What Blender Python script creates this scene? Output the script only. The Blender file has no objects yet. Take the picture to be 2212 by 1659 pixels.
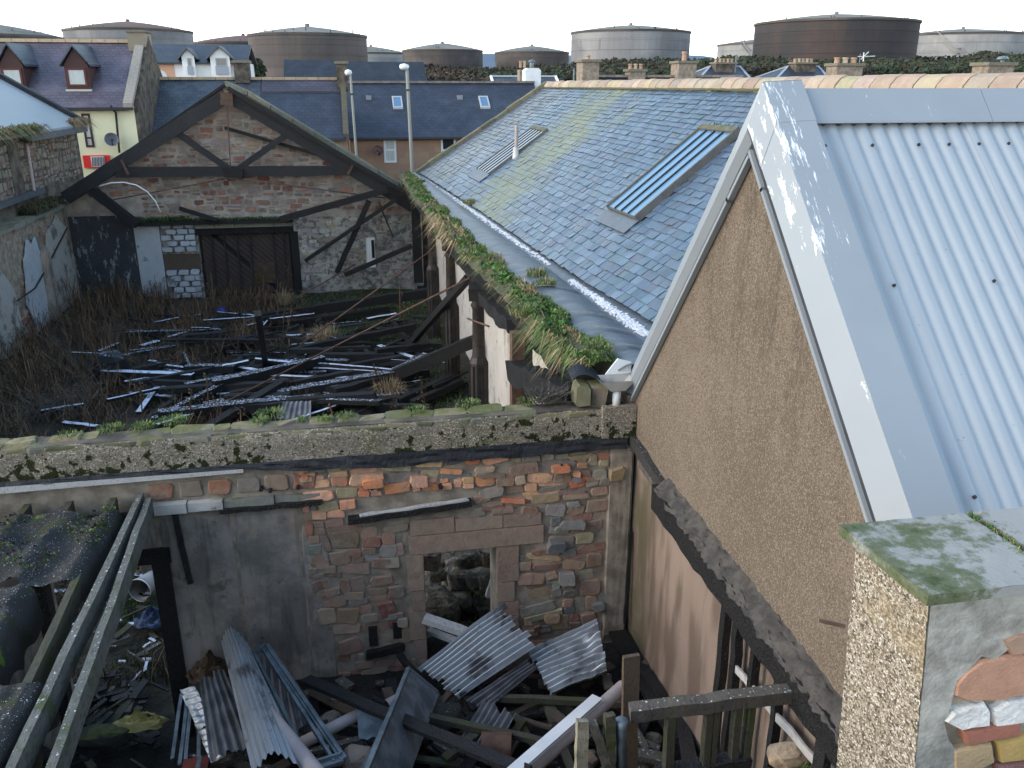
import bpy, math, random
from mathutils import Vector, Matrix, noise as mnoise
R = random.Random(7)
C = bpy.context.scene.collection
scene = bpy.context.scene
PI = math.pi

# ------------------------------------------------------------------ camera
EYE = 7.2; PITCH = math.radians(19.2); YAW = math.radians(10.6); FPX = 1854.0
camd = bpy.data.cameras.new('camera'); cam = bpy.data.objects.new('camera', camd); C.objects.link(cam)
cam.location = (0, 0, EYE); cam.rotation_euler = (PI/2 - PITCH, 0, -YAW)
camd.sensor_fit = 'HORIZONTAL'; camd.sensor_width = 36; camd.lens = 36*FPX/2212
camd.clip_start = 0.05; camd.clip_end = 6000
scene.camera = cam
# ------------------------------------------------------------------ sky and sun
SUN_EL = math.radians(24); SUN_AZ = math.radians(-97)      # azimuth from +Y towards +X: the sun stands behind left
w = bpy.data.worlds.new('World'); scene.world = w; w.use_nodes = True
nt = w.node_tree; bg = nt.nodes['Background']
sky = nt.nodes.new('ShaderNodeTexSky'); sky.sky_type = 'NISHITA'; sky.sun_disc = False
sky.sun_elevation = SUN_EL; sky.sun_rotation = SUN_AZ
sky.air_density = 1.5; sky.dust_density = 1.0; sky.ozone_density = 1.2
# a bank of pale high cloud lies all round the horizon and thins out towards the blue zenith
tc_ = nt.nodes.new('ShaderNodeTexCoord'); sx_ = nt.nodes.new('ShaderNodeSeparateXYZ'); nt.links.new(tc_.outputs['Generated'], sx_.inputs[0])
mr_ = nt.nodes.new('ShaderNodeMapRange'); mr_.interpolation_type = 'SMOOTHSTEP'; nt.links.new(sx_.outputs[2], mr_.inputs[0])
mr_.inputs[1].default_value = 0.34; mr_.inputs[2].default_value = 0.07; mr_.inputs[3].default_value = 0.0; mr_.inputs[4].default_value = 0.92
mx_ = nt.nodes.new('ShaderNodeMix'); mx_.data_type = 'RGBA'; nt.links.new(mr_.outputs[0], mx_.inputs[0])
nt.links.new(sky.outputs[0], mx_.inputs[6]); mx_.inputs[7].default_value = (6.6, 6.6, 6.55, 1)
nt.links.new(mx_.outputs[2], bg.inputs[0]); bg.inputs[1].default_value = 0.12
sund = bpy.data.lights.new('sun', 'SUN'); sun = bpy.data.objects.new('sun', sund); C.objects.link(sun)
sund.energy = 0.5; sund.angle = math.radians(45); sund.color = (1.0, 0.95, 0.88)
sd = Vector((math.sin(SUN_AZ)*math.cos(SUN_EL), math.cos(SUN_AZ)*math.cos(SUN_EL), math.sin(SUN_EL)))
sun.rotation_euler = (-sd).to_track_quat('-Z', 'Y').to_euler()
scene.view_settings.view_transform = 'Standard'; scene.view_settings.look = 'None'
scene.view_settings.gamma = 1; scene.view_settings.use_curve_mapping = False
scene.view_settings.exposure = 1.84

# ------------------------------------------------------------------ surveying helpers
_c, _s, _cy, _sy = math.cos(PITCH), math.sin(PITCH), math.cos(YAW), math.sin(YAW)
def ray(u, v):
    a = (u-1106)/FPX; b = (829.5-v)/FPX
    x, y, z = a, _c+b*_s, -_s+b*_c
    return (x*_cy+y*_sy, -x*_sy+y*_cy, z)
def on(u, v, ax, val):
    d = ray(u, v); o = (0, 0, EYE); t = (val-o[ax])/d[ax]
    return Vector((d[0]*t, d[1]*t, EYE+d[2]*t))
def onX(u, v, X): return on(u, v, 0, X)
def onY(u, v, Y): return on(u, v, 1, Y)
def onZ(u, v, Z): return on(u, v, 2, Z)
def proj(p):
    x = p[0]*_cy-p[1]*_sy; y = p[0]*_sy+p[1]*_cy; z = p[2]-EYE
    dep = y*_c-z*_s; up = y*_s+z*_c
    return 1106+FPX*x/dep, 829.5-FPX*up/dep, dep

# ------------------------------------------------------------------ mesh builder
def lerp(a, b, t): return a+(b-a)*t
class MB:
    def __init__(s): s.v = []; s.f = []; s.c = []
    def add(s, vs, fs, col=(1, 1, 1)):
        o = len(s.v); s.v.extend([tuple(p) for p in vs])
        for f in fs: s.f.append(tuple(i+o for i in f)); s.c.append(col)
    def box(s, x0, x1, y0, y1, z0, z1, col=(1, 1, 1)):
        s.add([(x0,y0,z0),(x1,y0,z0),(x1,y1,z0),(x0,y1,z0),(x0,y0,z1),(x1,y0,z1),(x1,y1,z1),(x0,y1,z1)],
              [(0,3,2,1),(4,5,6,7),(0,1,5,4),(1,2,6,5),(2,3,7,6),(3,0,4,7)], col)
    def bar(s, p, q, wd, ht, up=(0,0,1), n=1, jit=0, col=(1,1,1), taper=1.0, rr=R):
        p = Vector(p); q = Vector(q); d = (q-p); L = d.length; d = d/L
        u = Vector(up); u = u-d*u.dot(d)
        if u.length < 1e-4: u = Vector((0,1,0))-d*d.y
        u.normalize(); sd_ = d.cross(u)
        vs = []; fs = []
        for i in range(n+1):
            t = i/n; k = lerp(1, taper, t); c0 = p+d*(L*t)
            off = (u*rr.uniform(-1,1)+sd_*rr.uniform(-1,1))*jit if 0 < i < n else Vector((0,0,0))
            for a, b in ((-1,-1),(1,-1),(1,1),(-1,1)):
                ja = 1+rr.uniform(-jit, jit)*6 if jit else 1
                vs.append(c0+off+sd_*(a*wd/2*k*ja)+u*(b*ht/2*k*ja)+d*(rr.uniform(-jit, jit)*2 if jit else 0))
        for i in range(n):
            for k in range(4):
                a = i*4+k; b = i*4+(k+1) % 4
                fs.append((a, b, b+4, a+4))
        fs.append((3,2,1,0)); e = n*4; fs.append((e,e+1,e+2,e+3))
        s.add(vs, fs, col)
    def tube(s, pts, r, n=8, col=(1,1,1), cap=True):
        pts = [Vector(p) for p in pts]; vs = []; fs = []
        rs = r if isinstance(r, (list, tuple)) else [r]*len(pts)
        prev = None
        for i, p in enumerate(pts):
            d = (pts[min(i+1, len(pts)-1)]-pts[max(i-1, 0)]).normalized()
            u = prev if prev else Vector((0,0,1)) if abs(d.z) < .9 else Vector((0,1,0))
            u = (u-d*u.dot(d)).normalized(); prev = u; sd_ = d.cross(u)
            for k in range(n):
                a = 2*PI*k/n; vs.append(p+(u*math.cos(a)+sd_*math.sin(a))*rs[i])
        for i in range(len(pts)-1):
            for k in range(n):
                a = i*n+k; b = i*n+(k+1) % n
                fs.append((a, b, b+n, a+n))
        if cap:
            fs.append(tuple(range(n))[::-1]); o = (len(pts)-1)*n; fs.append(tuple(range(o, o+n)))
        s.add(vs, fs, col)
    def lathe(s, prof, cx, cy, n=24, col=(1,1,1), a0=0, a1=2*PI):
        full = abs(a1-a0-2*PI) < 1e-6; m = n if full else n+1; vs = []; fs = []
        for r_, z in prof:
            for k in range(m):
                a = a0+(a1-a0)*k/n; vs.append((cx+r_*math.cos(a), cy+r_*math.sin(a), z))
        for i in range(len(prof)-1):
            for k in range(n):
                k2 = (k+1) % m
                fs.append((i*m+k, i*m+k2, (i+1)*m+k2, (i+1)*m+k))
        s.add(vs, fs, col)
    def quad(s, a, b, c, d, col=(1,1,1)): s.add([a,b,c,d], [(0,1,2,3)], col)
    def tri(s, a, b, c, col=(1,1,1)): s.add([a,b,c], [(0,1,2)], col)
    def prism(s, poly, ext, col=(1,1,1)):
        n = len(poly); e = Vector(ext); vs = [Vector(p) for p in poly]+[Vector(p)+e for p in poly]
        fs = [tuple(range(n)), tuple(range(2*n-1, n-1, -1))]
        for i in range(n): j = (i+1) % n; fs.append((i, i+n, j+n, j))
        s.add(vs, fs, col)
    def grid(s, P, nu, nv, col=(1,1,1)):
        vs = [P(i/nu, j/nv) for j in range(nv+1) for i in range(nu+1)]
        fs = [(j*(nu+1)+i, j*(nu+1)+i+1, (j+1)*(nu+1)+i+1, (j+1)*(nu+1)+i) for j in range(nv) for i in range(nu)]
        s.add(vs, fs, col)
    def mesh(s, name):
        me = bpy.data.meshes.new(name); me.from_pydata(s.v, [], s.f)
        ca = me.color_attributes.new('Col', 'FLOAT_COLOR', 'CORNER')
        buf = []
        for f, c in zip(s.f, s.c):
            buf.extend((c[0], c[1], c[2], 1.0)*len(f))
        ca.data.foreach_set('color', buf); me.update(); return me
    def build(s, name, mat, parent=None, smooth=False):
        me = s.mesh(name); me.materials.append(mat)
        if smooth: me.polygons.foreach_set('use_smooth', [True]*len(me.polygons))
        o = bpy.data.objects.new(name, me); C.objects.link(o)
        if parent: o.parent = parent
        return o
def tag(o, label=None, cat=None, group=None, kind=None):
    if label: o['label'] = label
    if cat: o['category'] = cat
    if group: o['group'] = group
    if kind: o['kind'] = kind
    return o
def thing(name, label, cat, group=None):
    return tag(bpy.data.objects.new(name, None) if C.objects.link else None, label, cat, group)
def thing(name, label, cat, group=None, loc=(0,0,0)):
    o = bpy.data.objects.new(name, None); C.objects.link(o); o.empty_display_size = .2
    return tag(o, label, cat, group)

# ------------------------------------------------------------------ materials
class NB:
    def __init__(s, name):
        s.m = bpy.data.materials.new(name); s.m.use_nodes = True; s.nt = s.m.node_tree
        s.b = s.nt.nodes['Principled BSDF']; s._p = None
    def n(s, t): return s.nt.nodes.new(t)
    def L(s, a, b): s.nt.links.new(a, b)
    def set(s, inp, v):
        if hasattr(v, 'is_output') or hasattr(v, 'is_linked'): s.L(v, inp)
        elif isinstance(v, (tuple, list)) and len(v) == 3 and inp.type == 'RGBA': inp.default_value = (*v, 1)
        else: inp.default_value = v
    def pos(s):
        if not s._p: s._p = s.n('ShaderNodeNewGeometry')
        return s._p.outputs['Position']
    def nrm(s): s.pos(); return s._p.outputs['Normal']
    def vm(s, op, a, b):
        n = s.n('ShaderNodeVectorMath'); n.operation = op; s.set(n.inputs[0], a); s.set(n.inputs[1], b); return n.outputs[0]
    def noise(s, sc, det=4, rg=.55, dist=0, st=None, out=0, obj=False):
        p = s.pos() if not obj else s.n('ShaderNodeTexCoord').outputs['Object']
        if st: p = s.vm('MULTIPLY', p, st)
        n = s.n('ShaderNodeTexNoise'); s.L(p, n.inputs['Vector']); n.inputs['Scale'].default_value = sc
        n.inputs['Detail'].default_value = det; n.inputs['Roughness'].default_value = rg; n.inputs['Distortion'].default_value = dist
        return n.outputs[out]
    def voro(s, sc, feat='F1', out='Distance', st=None, obj=False):
        p = s.pos() if not obj else s.n('ShaderNodeTexCoord').outputs['Object']
        if st: p = s.vm('MULTIPLY', p, st)
        n = s.n('ShaderNodeTexVoronoi'); n.feature = feat; s.L(p, n.inputs['Vector']); n.inputs['Scale'].default_value = sc
        return n.outputs[out]
    def brick(s, sc, c1, c2, mo, bw=.5, rh=.25, ms=.02, vec=None, bias=0):
        n = s.n('ShaderNodeTexBrick'); s.L(vec or s.pos(), n.inputs['Vector'])
        for k, v in (('Color1',c1),('Color2',c2),('Mortar',mo)): n.inputs[k].default_value = (*v,1)
        n.inputs['Scale'].default_value = sc; n.inputs['Brick Width'].default_value = bw; n.inputs['Row Height'].default_value = rh
        n.inputs['Mortar Size'].default_value = ms; n.inputs['Bias'].default_value = bias
        return n
    def sep(s, v, i):
        n = s.n('ShaderNodeSeparateXYZ'); s.L(v, n.inputs[0]); return n.outputs[i]
    def comb(s, a, b, c):
        n = s.n('ShaderNodeCombineXYZ')
        for i, v in enumerate((a, b, c)): s.set(n.inputs[i], v)
        return n.outputs[0]
    def thr(s, f, lo, hi):
        n = s.n('ShaderNodeMapRange'); n.interpolation_type = 'SMOOTHSTEP'; s.L(f, n.inputs[0])
        n.inputs[1].default_value = lo; n.inputs[2].default_value = hi; return n.outputs[0]
    def mth(s, op, a, b=0.0):
        n = s.n('ShaderNodeMath'); n.operation = op; s.set(n.inputs[0], a); s.set(n.inputs[1], b); return n.outputs[0]
    def mix(s, f, a, b, mode='MIX'):
        n = s.n('ShaderNodeMix'); n.data_type = 'RGBA'; n.blend_type = mode
        s.set(n.inputs[0], f); s.set(n.inputs[6], a); s.set(n.inputs[7], b); return n.outputs[2]
    def attr(s):
        n = s.n('ShaderNodeAttribute'); n.attribute_name = 'Col'; return n.outputs['Color']
    def rnd(s): return s.n('ShaderNodeObjectInfo').outputs['Random']
    def bump(s, h, st=.4, dist=.01, prev=None):
        n = s.n('ShaderNodeBump'); s.L(h, n.inputs['Height']); n.inputs['Strength'].default_value = st; n.inputs['Distance'].default_value = dist
        if prev: s.L(prev, n.inputs['Normal'])
        return n.outputs[0]
    def done(s, col, rough=.85, nrm=None, metal=0, spec=.4):
        s.set(s.b.inputs['Base Color'], col); s.set(s.b.inputs['Roughness'], rough); s.set(s.b.inputs['Metallic'], metal)
        s.b.inputs['Specular IOR Level'].default_value = spec
        if nrm: s.L(nrm, s.b.inputs['Normal'])
        return s.m
def simple(name, c1, c2, sc=6, rough=.85, bs=40, bst=.3, bd=.01, metal=0, spec=.4, lo=.35, hi=.65, st=None):
    b = NB(name); col = b.mix(b.thr(b.noise(sc, 5, .6, st=st), lo, hi), c1, c2)
    return b.done(col, rough, b.bump(b.noise(bs, 4, .6), bst, bd), metal, spec)

MAT = {}
def m_stone():
    b = NB('stone'); a = b.attr()
    v = b.noise(9, 6, .65); col = b.mix(1.0, a, b.mix(v, (.55,.53,.52), (1.45,1.42,1.4)), 'MULTIPLY')
    lich = b.thr(b.noise(4.2, 7, .75), .46, .60); col = b.mix(b.mth('MULTIPLY', lich, .55), col, (.30,.245,.19))
    soot = b.thr(b.noise(2.2, 5, .65), .56, .72); col = b.mix(b.mth('MULTIPLY', soot, .32), col, (.06,.055,.05))
    bm = b.bump(b.noise(14, 5, .7), .9, .02); return b.done(col, .9, b.bump(b.noise(60, 5, .7), .7, .008, bm), spec=.2)
MAT['stone'] = m_stone()
MAT['mortar'] = simple('mortar', (.34,.28,.22), (.20,.16,.125), 5, .95, 60, .6, .012, spec=.2)
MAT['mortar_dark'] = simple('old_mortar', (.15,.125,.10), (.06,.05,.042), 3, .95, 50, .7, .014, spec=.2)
MAT['mortar_far'] = simple('lime_mortar', (.37,.325,.28), (.23,.19,.165), 2.5, .95, 30, .5, .02, spec=.2)
def m_harl():
    b = NB('brown_harling')
    base = b.mix(b.thr(b.noise(.9, 9, .68), .36, .64), (.142,.109,.080), (.188,.144,.108))
    g = b.voro(105, out='Color'); gs = b.sep(g, 0)
    col = b.mix(b.thr(gs, .72, .95), base, (.245,.205,.165)); col = b.mix(b.thr(gs, .02, .30), (.105,.080,.060), col)
    st = b.thr(b.noise(1.6, 4, .6, st=(2.6,2.6,.35)), .44, .60)
    z = b.sep(b.pos(), 2); y = b.sep(b.pos(), 1)
    up = b.thr(b.mth('SUBTRACT', z, b.mth('MULTIPLY', b.mth('ABSOLUTE', b.mth('SUBTRACT', y, 5.7)), .55)), 3.6, 5.4); st = b.mth('MULTIPLY', st, up)
    fine = b.thr(b.noise(22, 5, .7, st=(1,1,.5)), .40, .62)
    col = b.mix(b.mth('MULTIPLY', b.mth('MULTIPLY', st, fine), .75), col, (.085,.068,.05))
    return b.done(col, .95, b.bump(b.voro(105), .6, .009), spec=.2)
MAT['harl'] = m_harl()
def m_harl_grey():
    b = NB('parapet_harling')
    big = b.noise(1.1, 4, .6); base = b.mix(b.thr(big, .35, .65), (.20,.17,.125), (.25,.21,.17))
    base = b.mix(b.thr(b.noise(2.5, 4, .6), .55, .72), base, (.17,.16,.085))
    gs = b.sep(b.voro(70, out='Color'), 0)
    col = b.mix(b.thr(gs, .75, .97), base, (.42,.38,.30)); col = b.mix(b.thr(gs, 0, .25), (.09,.08,.06), col)
    z = b.sep(b.pos(), 2)
    zf = b.mth('MULTIPLY', b.mth('SUBTRACT', 3.86, z), .34)       # moss cushions gather low on the face, above the felt
    blob = b.mth('ADD', b.noise(9, 5, .6), b.mth('MULTIPLY', b.noise(1.3, 3, .5), .42))
    moss = b.thr(b.mth('ADD', blob, zf), .862, .90)
    mc = b.mix(b.noise(30, 3), (.012,.014,.006), (.035,.042,.012))
    col = b.mix(moss, col, mc)
    return b.done(col, .95, b.bump(b.mth('ADD', b.voro(70), b.mth('MULTIPLY', moss, 1.2)), .8, .015), spec=.2)
MAT['harl_grey'] = m_harl_grey()
def m_pebble():
    b = NB('pebbledash'); gs = b.voro(100, out='Color'); r = b.sep(gs, 0); g = b.sep(gs, 1)
    col = b.mix(b.thr(r, .1, .9), (.20,.16,.115), (.46,.40,.32)); col = b.mix(b.thr(g, .82, .9), col, (.60,.56,.49)); col = b.mix(b.thr(g, .16, .1), col, (.07,.06,.05))
    e = b.voro(100, 'DISTANCE_TO_EDGE'); col = b.mix(b.thr(e, .0, .12), (.10,.08,.055), col)
    col = b.mix(b.mth('MULTIPLY', b.thr(b.noise(2.6, 4, .6), .5, .7), .5), col, (.30,.23,.13))
    return b.done(col, .75, b.bump(b.voro(100), -.8, .012), spec=.3)
MAT['pebble'] = m_pebble()
def m_render_grey():
    b = NB('grey_cement_render'); base = b.mix(b.thr(b.noise(1.6, 9, .68), .38, .62), (.19,.165,.142), (.35,.295,.25))
    base = b.mix(b.mth('MULTIPLY', b.thr(b.noise(1.4, 8, .66, st=(3,1,.35)), .50, .66), .8), base, (.085,.08,.07))
    base = b.mix(b.thr(b.noise(1.1, 3, .6), .58, .7), base, (.33,.24,.185))
    base = b.mix(b.mth('MULTIPLY', b.thr(b.noise(4, 6, .7), .56, .68), .6), base, (.06,.055,.048))
    return b.done(base, .9, b.bump(b.noise(50, 5, .7), .35, .008), spec=.25)
MAT['render_grey'] = m_render_grey()
def m_plaster_brown():
    b = NB('brown_plaster'); vec = (1, 2.2, .7)
    base = b.mix(b.noise(1.2, 4, .55), (.185,.135,.108), (.31,.238,.195))
    n = b.n('ShaderNodeMapping'); b.L(b.pos(), n.inputs['Vector']); n.inputs['Rotation'].default_value = (math.radians(38),0,0); n.inputs['Scale'].default_value = (1,2.6,.5)
    t = b.n('ShaderNodeTexNoise'); b.L(n.outputs[0], t.inputs['Vector']); t.inputs['Scale'].default_value = 1.5; t.inputs['Detail'].default_value = 4
    base = b.mix(b.mth('MULTIPLY', b.thr(t.outputs[0], .44, .62), .8), base, (.115,.082,.064))
    y = b.sep(b.pos(), 1); gr = b.mth('MULTIPLY', b.thr(y, 7.5, 8.5), b.thr(b.noise(1.8, 4), .35, .6))
    base = b.mix(b.mth('MULTIPLY', gr, .8), base, (.085,.08,.045))
    base = b.mix(b.mth('MULTIPLY', b.thr(b.noise(26, 3, .6), .68, .74), .7), base, (.08,.06,.05))
    return b.done(base, .9, b.bump(b.noise(40, 5, .65), .45, .01), spec=.25)
MAT['plaster_brown'] = m_plaster_brown()
def m_whitewash():
    b = NB('old_whitewash'); base = b.mix(b.noise(1.5, 5, .6), (.40,.37,.34), (.60,.56,.52))
    base = b.mix(b.mth('MULTIPLY', b.thr(b.noise(1.0, 5, .65, st=(1,1,.5)), .52, .7), .8), base, (.14,.12,.10))
    br = b.thr(b.noise(4.5, 5, .7, st=(1,1,.8)), .58, .66); base = b.mix(b.mth('MULTIPLY', br, .75), base, (.17,.10,.075))
    return b.done(base, .9, b.bump(b.noise(14, 6, .7), .6, .03), spec=.2)
MAT['whitewash'] = m_whitewash()
def m_whiteblock():
    b = NB('white_painted_block'); base = b.mix(b.noise(3, 5, .6), (.30,.32,.345), (.45,.47,.50))
    base = b.mix(b.thr(b.noise(2.2, 6, .7), .56, .68), base, (.16,.15,.15)); return b.done(base, .8, b.bump(b.noise(20, 5, .6), .5, .02), spec=.25)
MAT['whiteblock'] = m_whiteblock()
def m_dirtylime():
    b = NB('dirty_limewash'); base = b.mix(b.thr(b.noise(1.1, 5, .6), .35, .6), (.20,.19,.175), (.40,.385,.36))
    base = b.mix(b.mth('MULTIPLY', b.thr(b.noise(5, 6, .75), .47, .58), .85), base, (.085,.078,.07))
    base = b.mix(b.thr(b.noise(.9, 4, .6), .60, .70), base, (.34,.29,.19)); return b.done(base, .9, b.bump(b.noise(9, 6, .7), .9, .05), spec=.2)
MAT['dirtylime'] = m_dirtylime()
def m_black_wall():
    b = NB('smoke_blackened_plaster'); base = b.mix(b.noise(2, 5, .65), (.020,.021,.024), (.055,.058,.066))
    base = b.mix(b.thr(b.noise(3.2, 6, .75, st=(1.6,1.6,.45)), .56, .63), base, (.24,.25,.27)); return b.done(base, .85, b.bump(b.noise(14, 5, .6), .6, .02), spec=.3)
MAT['black_wall'] = m_black_wall()
def m_left_wall():
    b = NB('patchy_left_wall_plaster'); base = b.mix(b.noise(2.2, 5, .65), (.30,.28,.25), (.42,.40,.38))
    base = b.mix(b.thr(b.noise(1.4, 5, .65), .5, .6), base, (.15,.135,.12)); return b.done(base, .9, b.bump(b.noise(14, 6, .7), .7, .03), spec=.2)
MAT['left_plaster'] = m_left_wall()
def m_char(name, frost=0.0, base1=(.006,.0057,.006), base2=(.017,.016,.0165), fs=7):
    b = NB(name); col = b.mix(b.noise(9, 4, .6), base1, base2); r = .6
    v = b.voro(34, 'DISTANCE_TO_EDGE'); bm = b.bump(b.mth('ADD', b.thr(v, 0, .18), b.noise(30, 3)), .7, .012)
    if frost:
        nz = b.sep(b.nrm(), 2); f = b.mth('ADD', b.mth('MULTIPLY', nz, .9), b.noise(fs, 5, .65))
        f = b.thr(f, 1.52-frost, 1.62-frost); col = b.mix(f, col, (.60,.66,.78)); r = b.mth('ADD', .6, b.mth('MULTIPLY', f, .3))
    return b.done(col, r, bm, spec=.35)
MAT['char'] = m_char('charred_wood'); MAT['char_frost'] = m_char('frosted_charred_wood', .27); MAT['char_speck'] = m_char('lightly_frosted_charred_wood', .12, fs=22)
MAT['dirtywhite'] = simple('dirty_white_plastic', (.22,.21,.195), (.36,.345,.325), 5, .6)
MAT['char_grey'] = m_char('grey_charred_wood', 0, (.012,.012,.0135), (.033,.032,.034))
def m_wood(name, c1, c2, moss=.0, frost=0, st=(1,1,1)):
    b = NB(name); col = b.mix(b.noise(5, 5, .65), c1, c2)
    col = b.mix(b.mth('MULTIPLY', b.thr(b.noise(28, 4, .6, st=(3,.5,1)), .5, .66), .5), col, tuple(x*.4 for x in c1))
    if moss: col = b.mix(b.mth('MULTIPLY', b.thr(b.noise(3.6, 5, .65), .66-moss, .78-moss), .75), col, (.055,.068,.02))
    if frost:
        nz = b.sep(b.nrm(), 2); f = b.mth('MULTIPLY', b.thr(nz, .6, .85), b.thr(b.noise(38, 3, .6), .64-frost, .70-frost)); col = b.mix(f, col, (.62,.65,.68))
    return b.done(col, .9, b.bump(b.noise(26, 5, .65, st=(2.5,.6,1.5)), .5, .012), spec=.25)
MAT['joist'] = m_wood('damp_greenish_timber', (.070,.069,.056), (.185,.187,.168), .13, .01)
MAT['greywood'] = m_wood('weathered_grey_timber', (.06,.053,.046), (.145,.128,.11), .06, .015)
MAT['mosswood'] = m_wood('mossy_timber', (.045,.043,.031), (.095,.090,.066), .13)
MAT['paintwood'] = m_wood('peeling_painted_timber', (.13,.12,.09), (.42,.38,.28), .08)
MAT['brownwood'] = m_wood('brown_timber', (.07,.05,.036), (.12,.088,.065), .05)
MAT['doorwood'] = m_wood('dark_door_boards', (.040,.028,.025), (.085,.062,.055))
MAT['whitewood'] = m_wood('flaking_white_timber', (.35,.33,.32), (.55,.53,.52))
def m_felt():
    b = NB('mossy_roofing_felt'); col = b.mix(b.noise(3, 5, .6), (.022,.021,.021), (.055,.052,.05))
    col = b.mix(b.mth('MULTIPLY', b.thr(b.noise(2.2, 5, .6), .55, .68), .9), col, (.035,.04,.014))
    col = b.mix(b.thr(b.noise(3.1, 4, .6), .63, .68), col, (.10,.16,.02))
    nz = b.thr(b.sep(b.nrm(), 2), .3, .7); f = b.mth('MULTIPLY', b.thr(b.noise(75, 2, .5), .66, .71), nz); col = b.mix(f, col, (.6,.63,.66))
    return b.done(col, .9, b.bump(b.noise(40, 5, .7), .8, .02), spec=.3)
MAT['felt'] = m_felt()
MAT['bitumen'] = simple('black_bitumen_felt', (.010,.0105,.013), (.024,.024,.028), 6, .6, 24, .7, .02, spec=.35)
def m_metalroof():
    b = NB('galvanised_roof_sheet'); col = b.mix(b.noise(1.3, 4, .6), (.29,.325,.36), (.345,.38,.41))
    s = b.noise(1.0, 5, .65, st=(9,1.2,1.2)); col = b.mix(b.mth('MULTIPLY', b.thr(s, .52, .72), .35), col, (.22,.25,.28))
    col = b.mix(b.thr(b.noise(1.4, 6, .75, st=(16,1,1)), .70, .74), col, (.70,.72,.73))
    col = b.mix(b.mth('MULTIPLY', b.thr(b.noise(24, 3, .6), .70, .74), .5), col, (.10,.11,.12))
    return b.done(col, b.mth('ADD', .36, b.mth('MULTIPLY', b.noise(8, 3), .2)), b.bump(b.noise(60, 3), .08, .004), .0, .5)
MAT['metalroof'] = m_metalroof()
def m_trim(name, splash):
    b = NB(name); col = b.mix(b.noise(1.6, 4, .6), (.235,.26,.285), (.29,.315,.34))
    if splash:
        y = b.sep(b.pos(), 1); z = b.sep(b.pos(), 2)
        near = b.thr(z, 5.5, 6.9); x = b.sep(b.pos(), 0); apx = b.thr(x, 3.75, 3.0); edge = b.thr(x, 3.22, 3.02)
        s = b.mth('ADD', b.noise(1.7, 7, .78, st=(11,1.2,1.0)), b.mth('MULTIPLY', b.mth('ADD', near, edge), .045)); s = b.mth('ADD', s, b.mth('MULTIPLY', b.mth('MULTIPLY', apx, near), .09)); col = b.mix(b.thr(s, .685, .72), col, (.80,.81,.81))
        col = b.mix(b.mth('MULTIPLY', b.thr(b.noise(5, 5, .7), .66, .72), .5), col, (.20,.21,.22))
    return b.done(col, .42, b.bump(b.noise(50, 3), .1, .004), 0, .5)
MAT['trim'] = m_trim('grey_metal_flashing', False); MAT['trim_splash'] = m_trim('bird_stained_metal_flashing', True)
MAT['dark_soffit'] = simple('dark_soffit_metal', (.035,.038,.045), (.05,.054,.062), 4, .6, 30, .1)  # near-black colour paints the shade in the roof gaps
def m_oldiron():
    b = NB('rusty_corrugated_iron'); col = b.mix(b.noise(3, 5, .6, obj=True), (.36,.385,.41), (.56,.58,.61))
    col = b.mix(b.mth('MULTIPLY', b.thr(b.noise(2.2, 5, .7, obj=True), .54, .66), .8), col, (.13,.115,.115))
    col = b.mix(b.thr(b.noise(6, 6, .75, obj=True), .63, .68), col, (.035,.03,.026))
    return b.done(col, .42, b.bump(b.noise(40, 4), .25, .006), .55, .5)
MAT['oldiron'] = m_oldiron()
MAT['oldiron_dull'] = simple('dull_corrugated_iron', (.10,.10,.11), (.21,.205,.215), 4, .6, 30, .3, .006, .2, lo=.3, hi=.7)
MAT['galv'] = simple('galvanised_duct_metal', (.10,.125,.145), (.21,.245,.27), 5, .5, 30, .2, .005, .3)
def m_slate():
    b = NB('roof_slate'); a = b.attr()
    v = b.noise(8, 5, .65, st=(.6,2.2,.6)); col = b.mix(1.0, a, b.mix(v, (.95,.95,.95), (1.6,1.6,1.62)), 'MULTIPLY')
    # yellow-green lichen grows in a band up the slope behind the vent pipe
    n = b.n('ShaderNodeSeparateXYZ'); b.L(b.pos(), n.inputs[0]); x, y = n.outputs[0], n.outputs[1]
    along = b.mth('SUBTRACT', y, b.mth('ADD', 19.6, b.mth('MULTIPLY', x, .52)))
    band = b.mth('SUBTRACT', 1.0, b.mth('MULTIPLY', b.mth('ABSOLUTE', along), .25))
    lf = b.mth('ADD', b.mth('MULTIPLY', band, .34), b.mth('MULTIPLY', b.noise(.9, 7, .72, st=(.6,1,1)), 1.05))
    lf = b.mth('MULTIPLY', b.thr(lf, .60, .86), b.thr(b.noise(13, 4, .7, st=(.5,1,.5)), .36, .56))
    col = b.mix(b.mth('MULTIPLY', lf, .7), col, (.27,.28,.14))
    far = b.thr(b.mth('ADD', y, b.mth('MULTIPLY', b.noise(.8, 3), 5)), 29, 32); col = b.mix(b.mth('MULTIPLY', far, .6), col, (.085,.08,.075))
    cell = b.sep(b.voro(1.0, out='Color', st=(3.2,3.6,3.2)), 1)
    rg = b.mth('ADD', .26, b.mth('ADD', b.mth('MULTIPLY', cell, .12), b.mth('ADD', b.mth('MULTIPLY', b.noise(5, 4), .12), b.mth('MULTIPLY', lf, .35))))
    return b.done(col, rg, b.bump(b.noise(22, 5, .7, st=(.6,2,.6)), .35, .006), spec=.75)
MAT['slate'] = m_slate()
MAT['slate_under'] = simple('roof_sarking', (.012,.012,.015), (.02,.02,.023), 6, .9)
def m_attr(name, rough=.8, var=9, vl=.65, vh=1.35, bs=40, bst=.4, bd=.01, spec=.3):
    b = NB(name); col = b.mix(1.0, b.attr(), b.mix(b.noise(var, 5, .65), (vl,)*3, (vh,)*3), 'MULTIPLY')
    return b.done(col, rough, b.bump(b.noise(bs, 5, .65), bst, bd), spec=spec)
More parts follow.
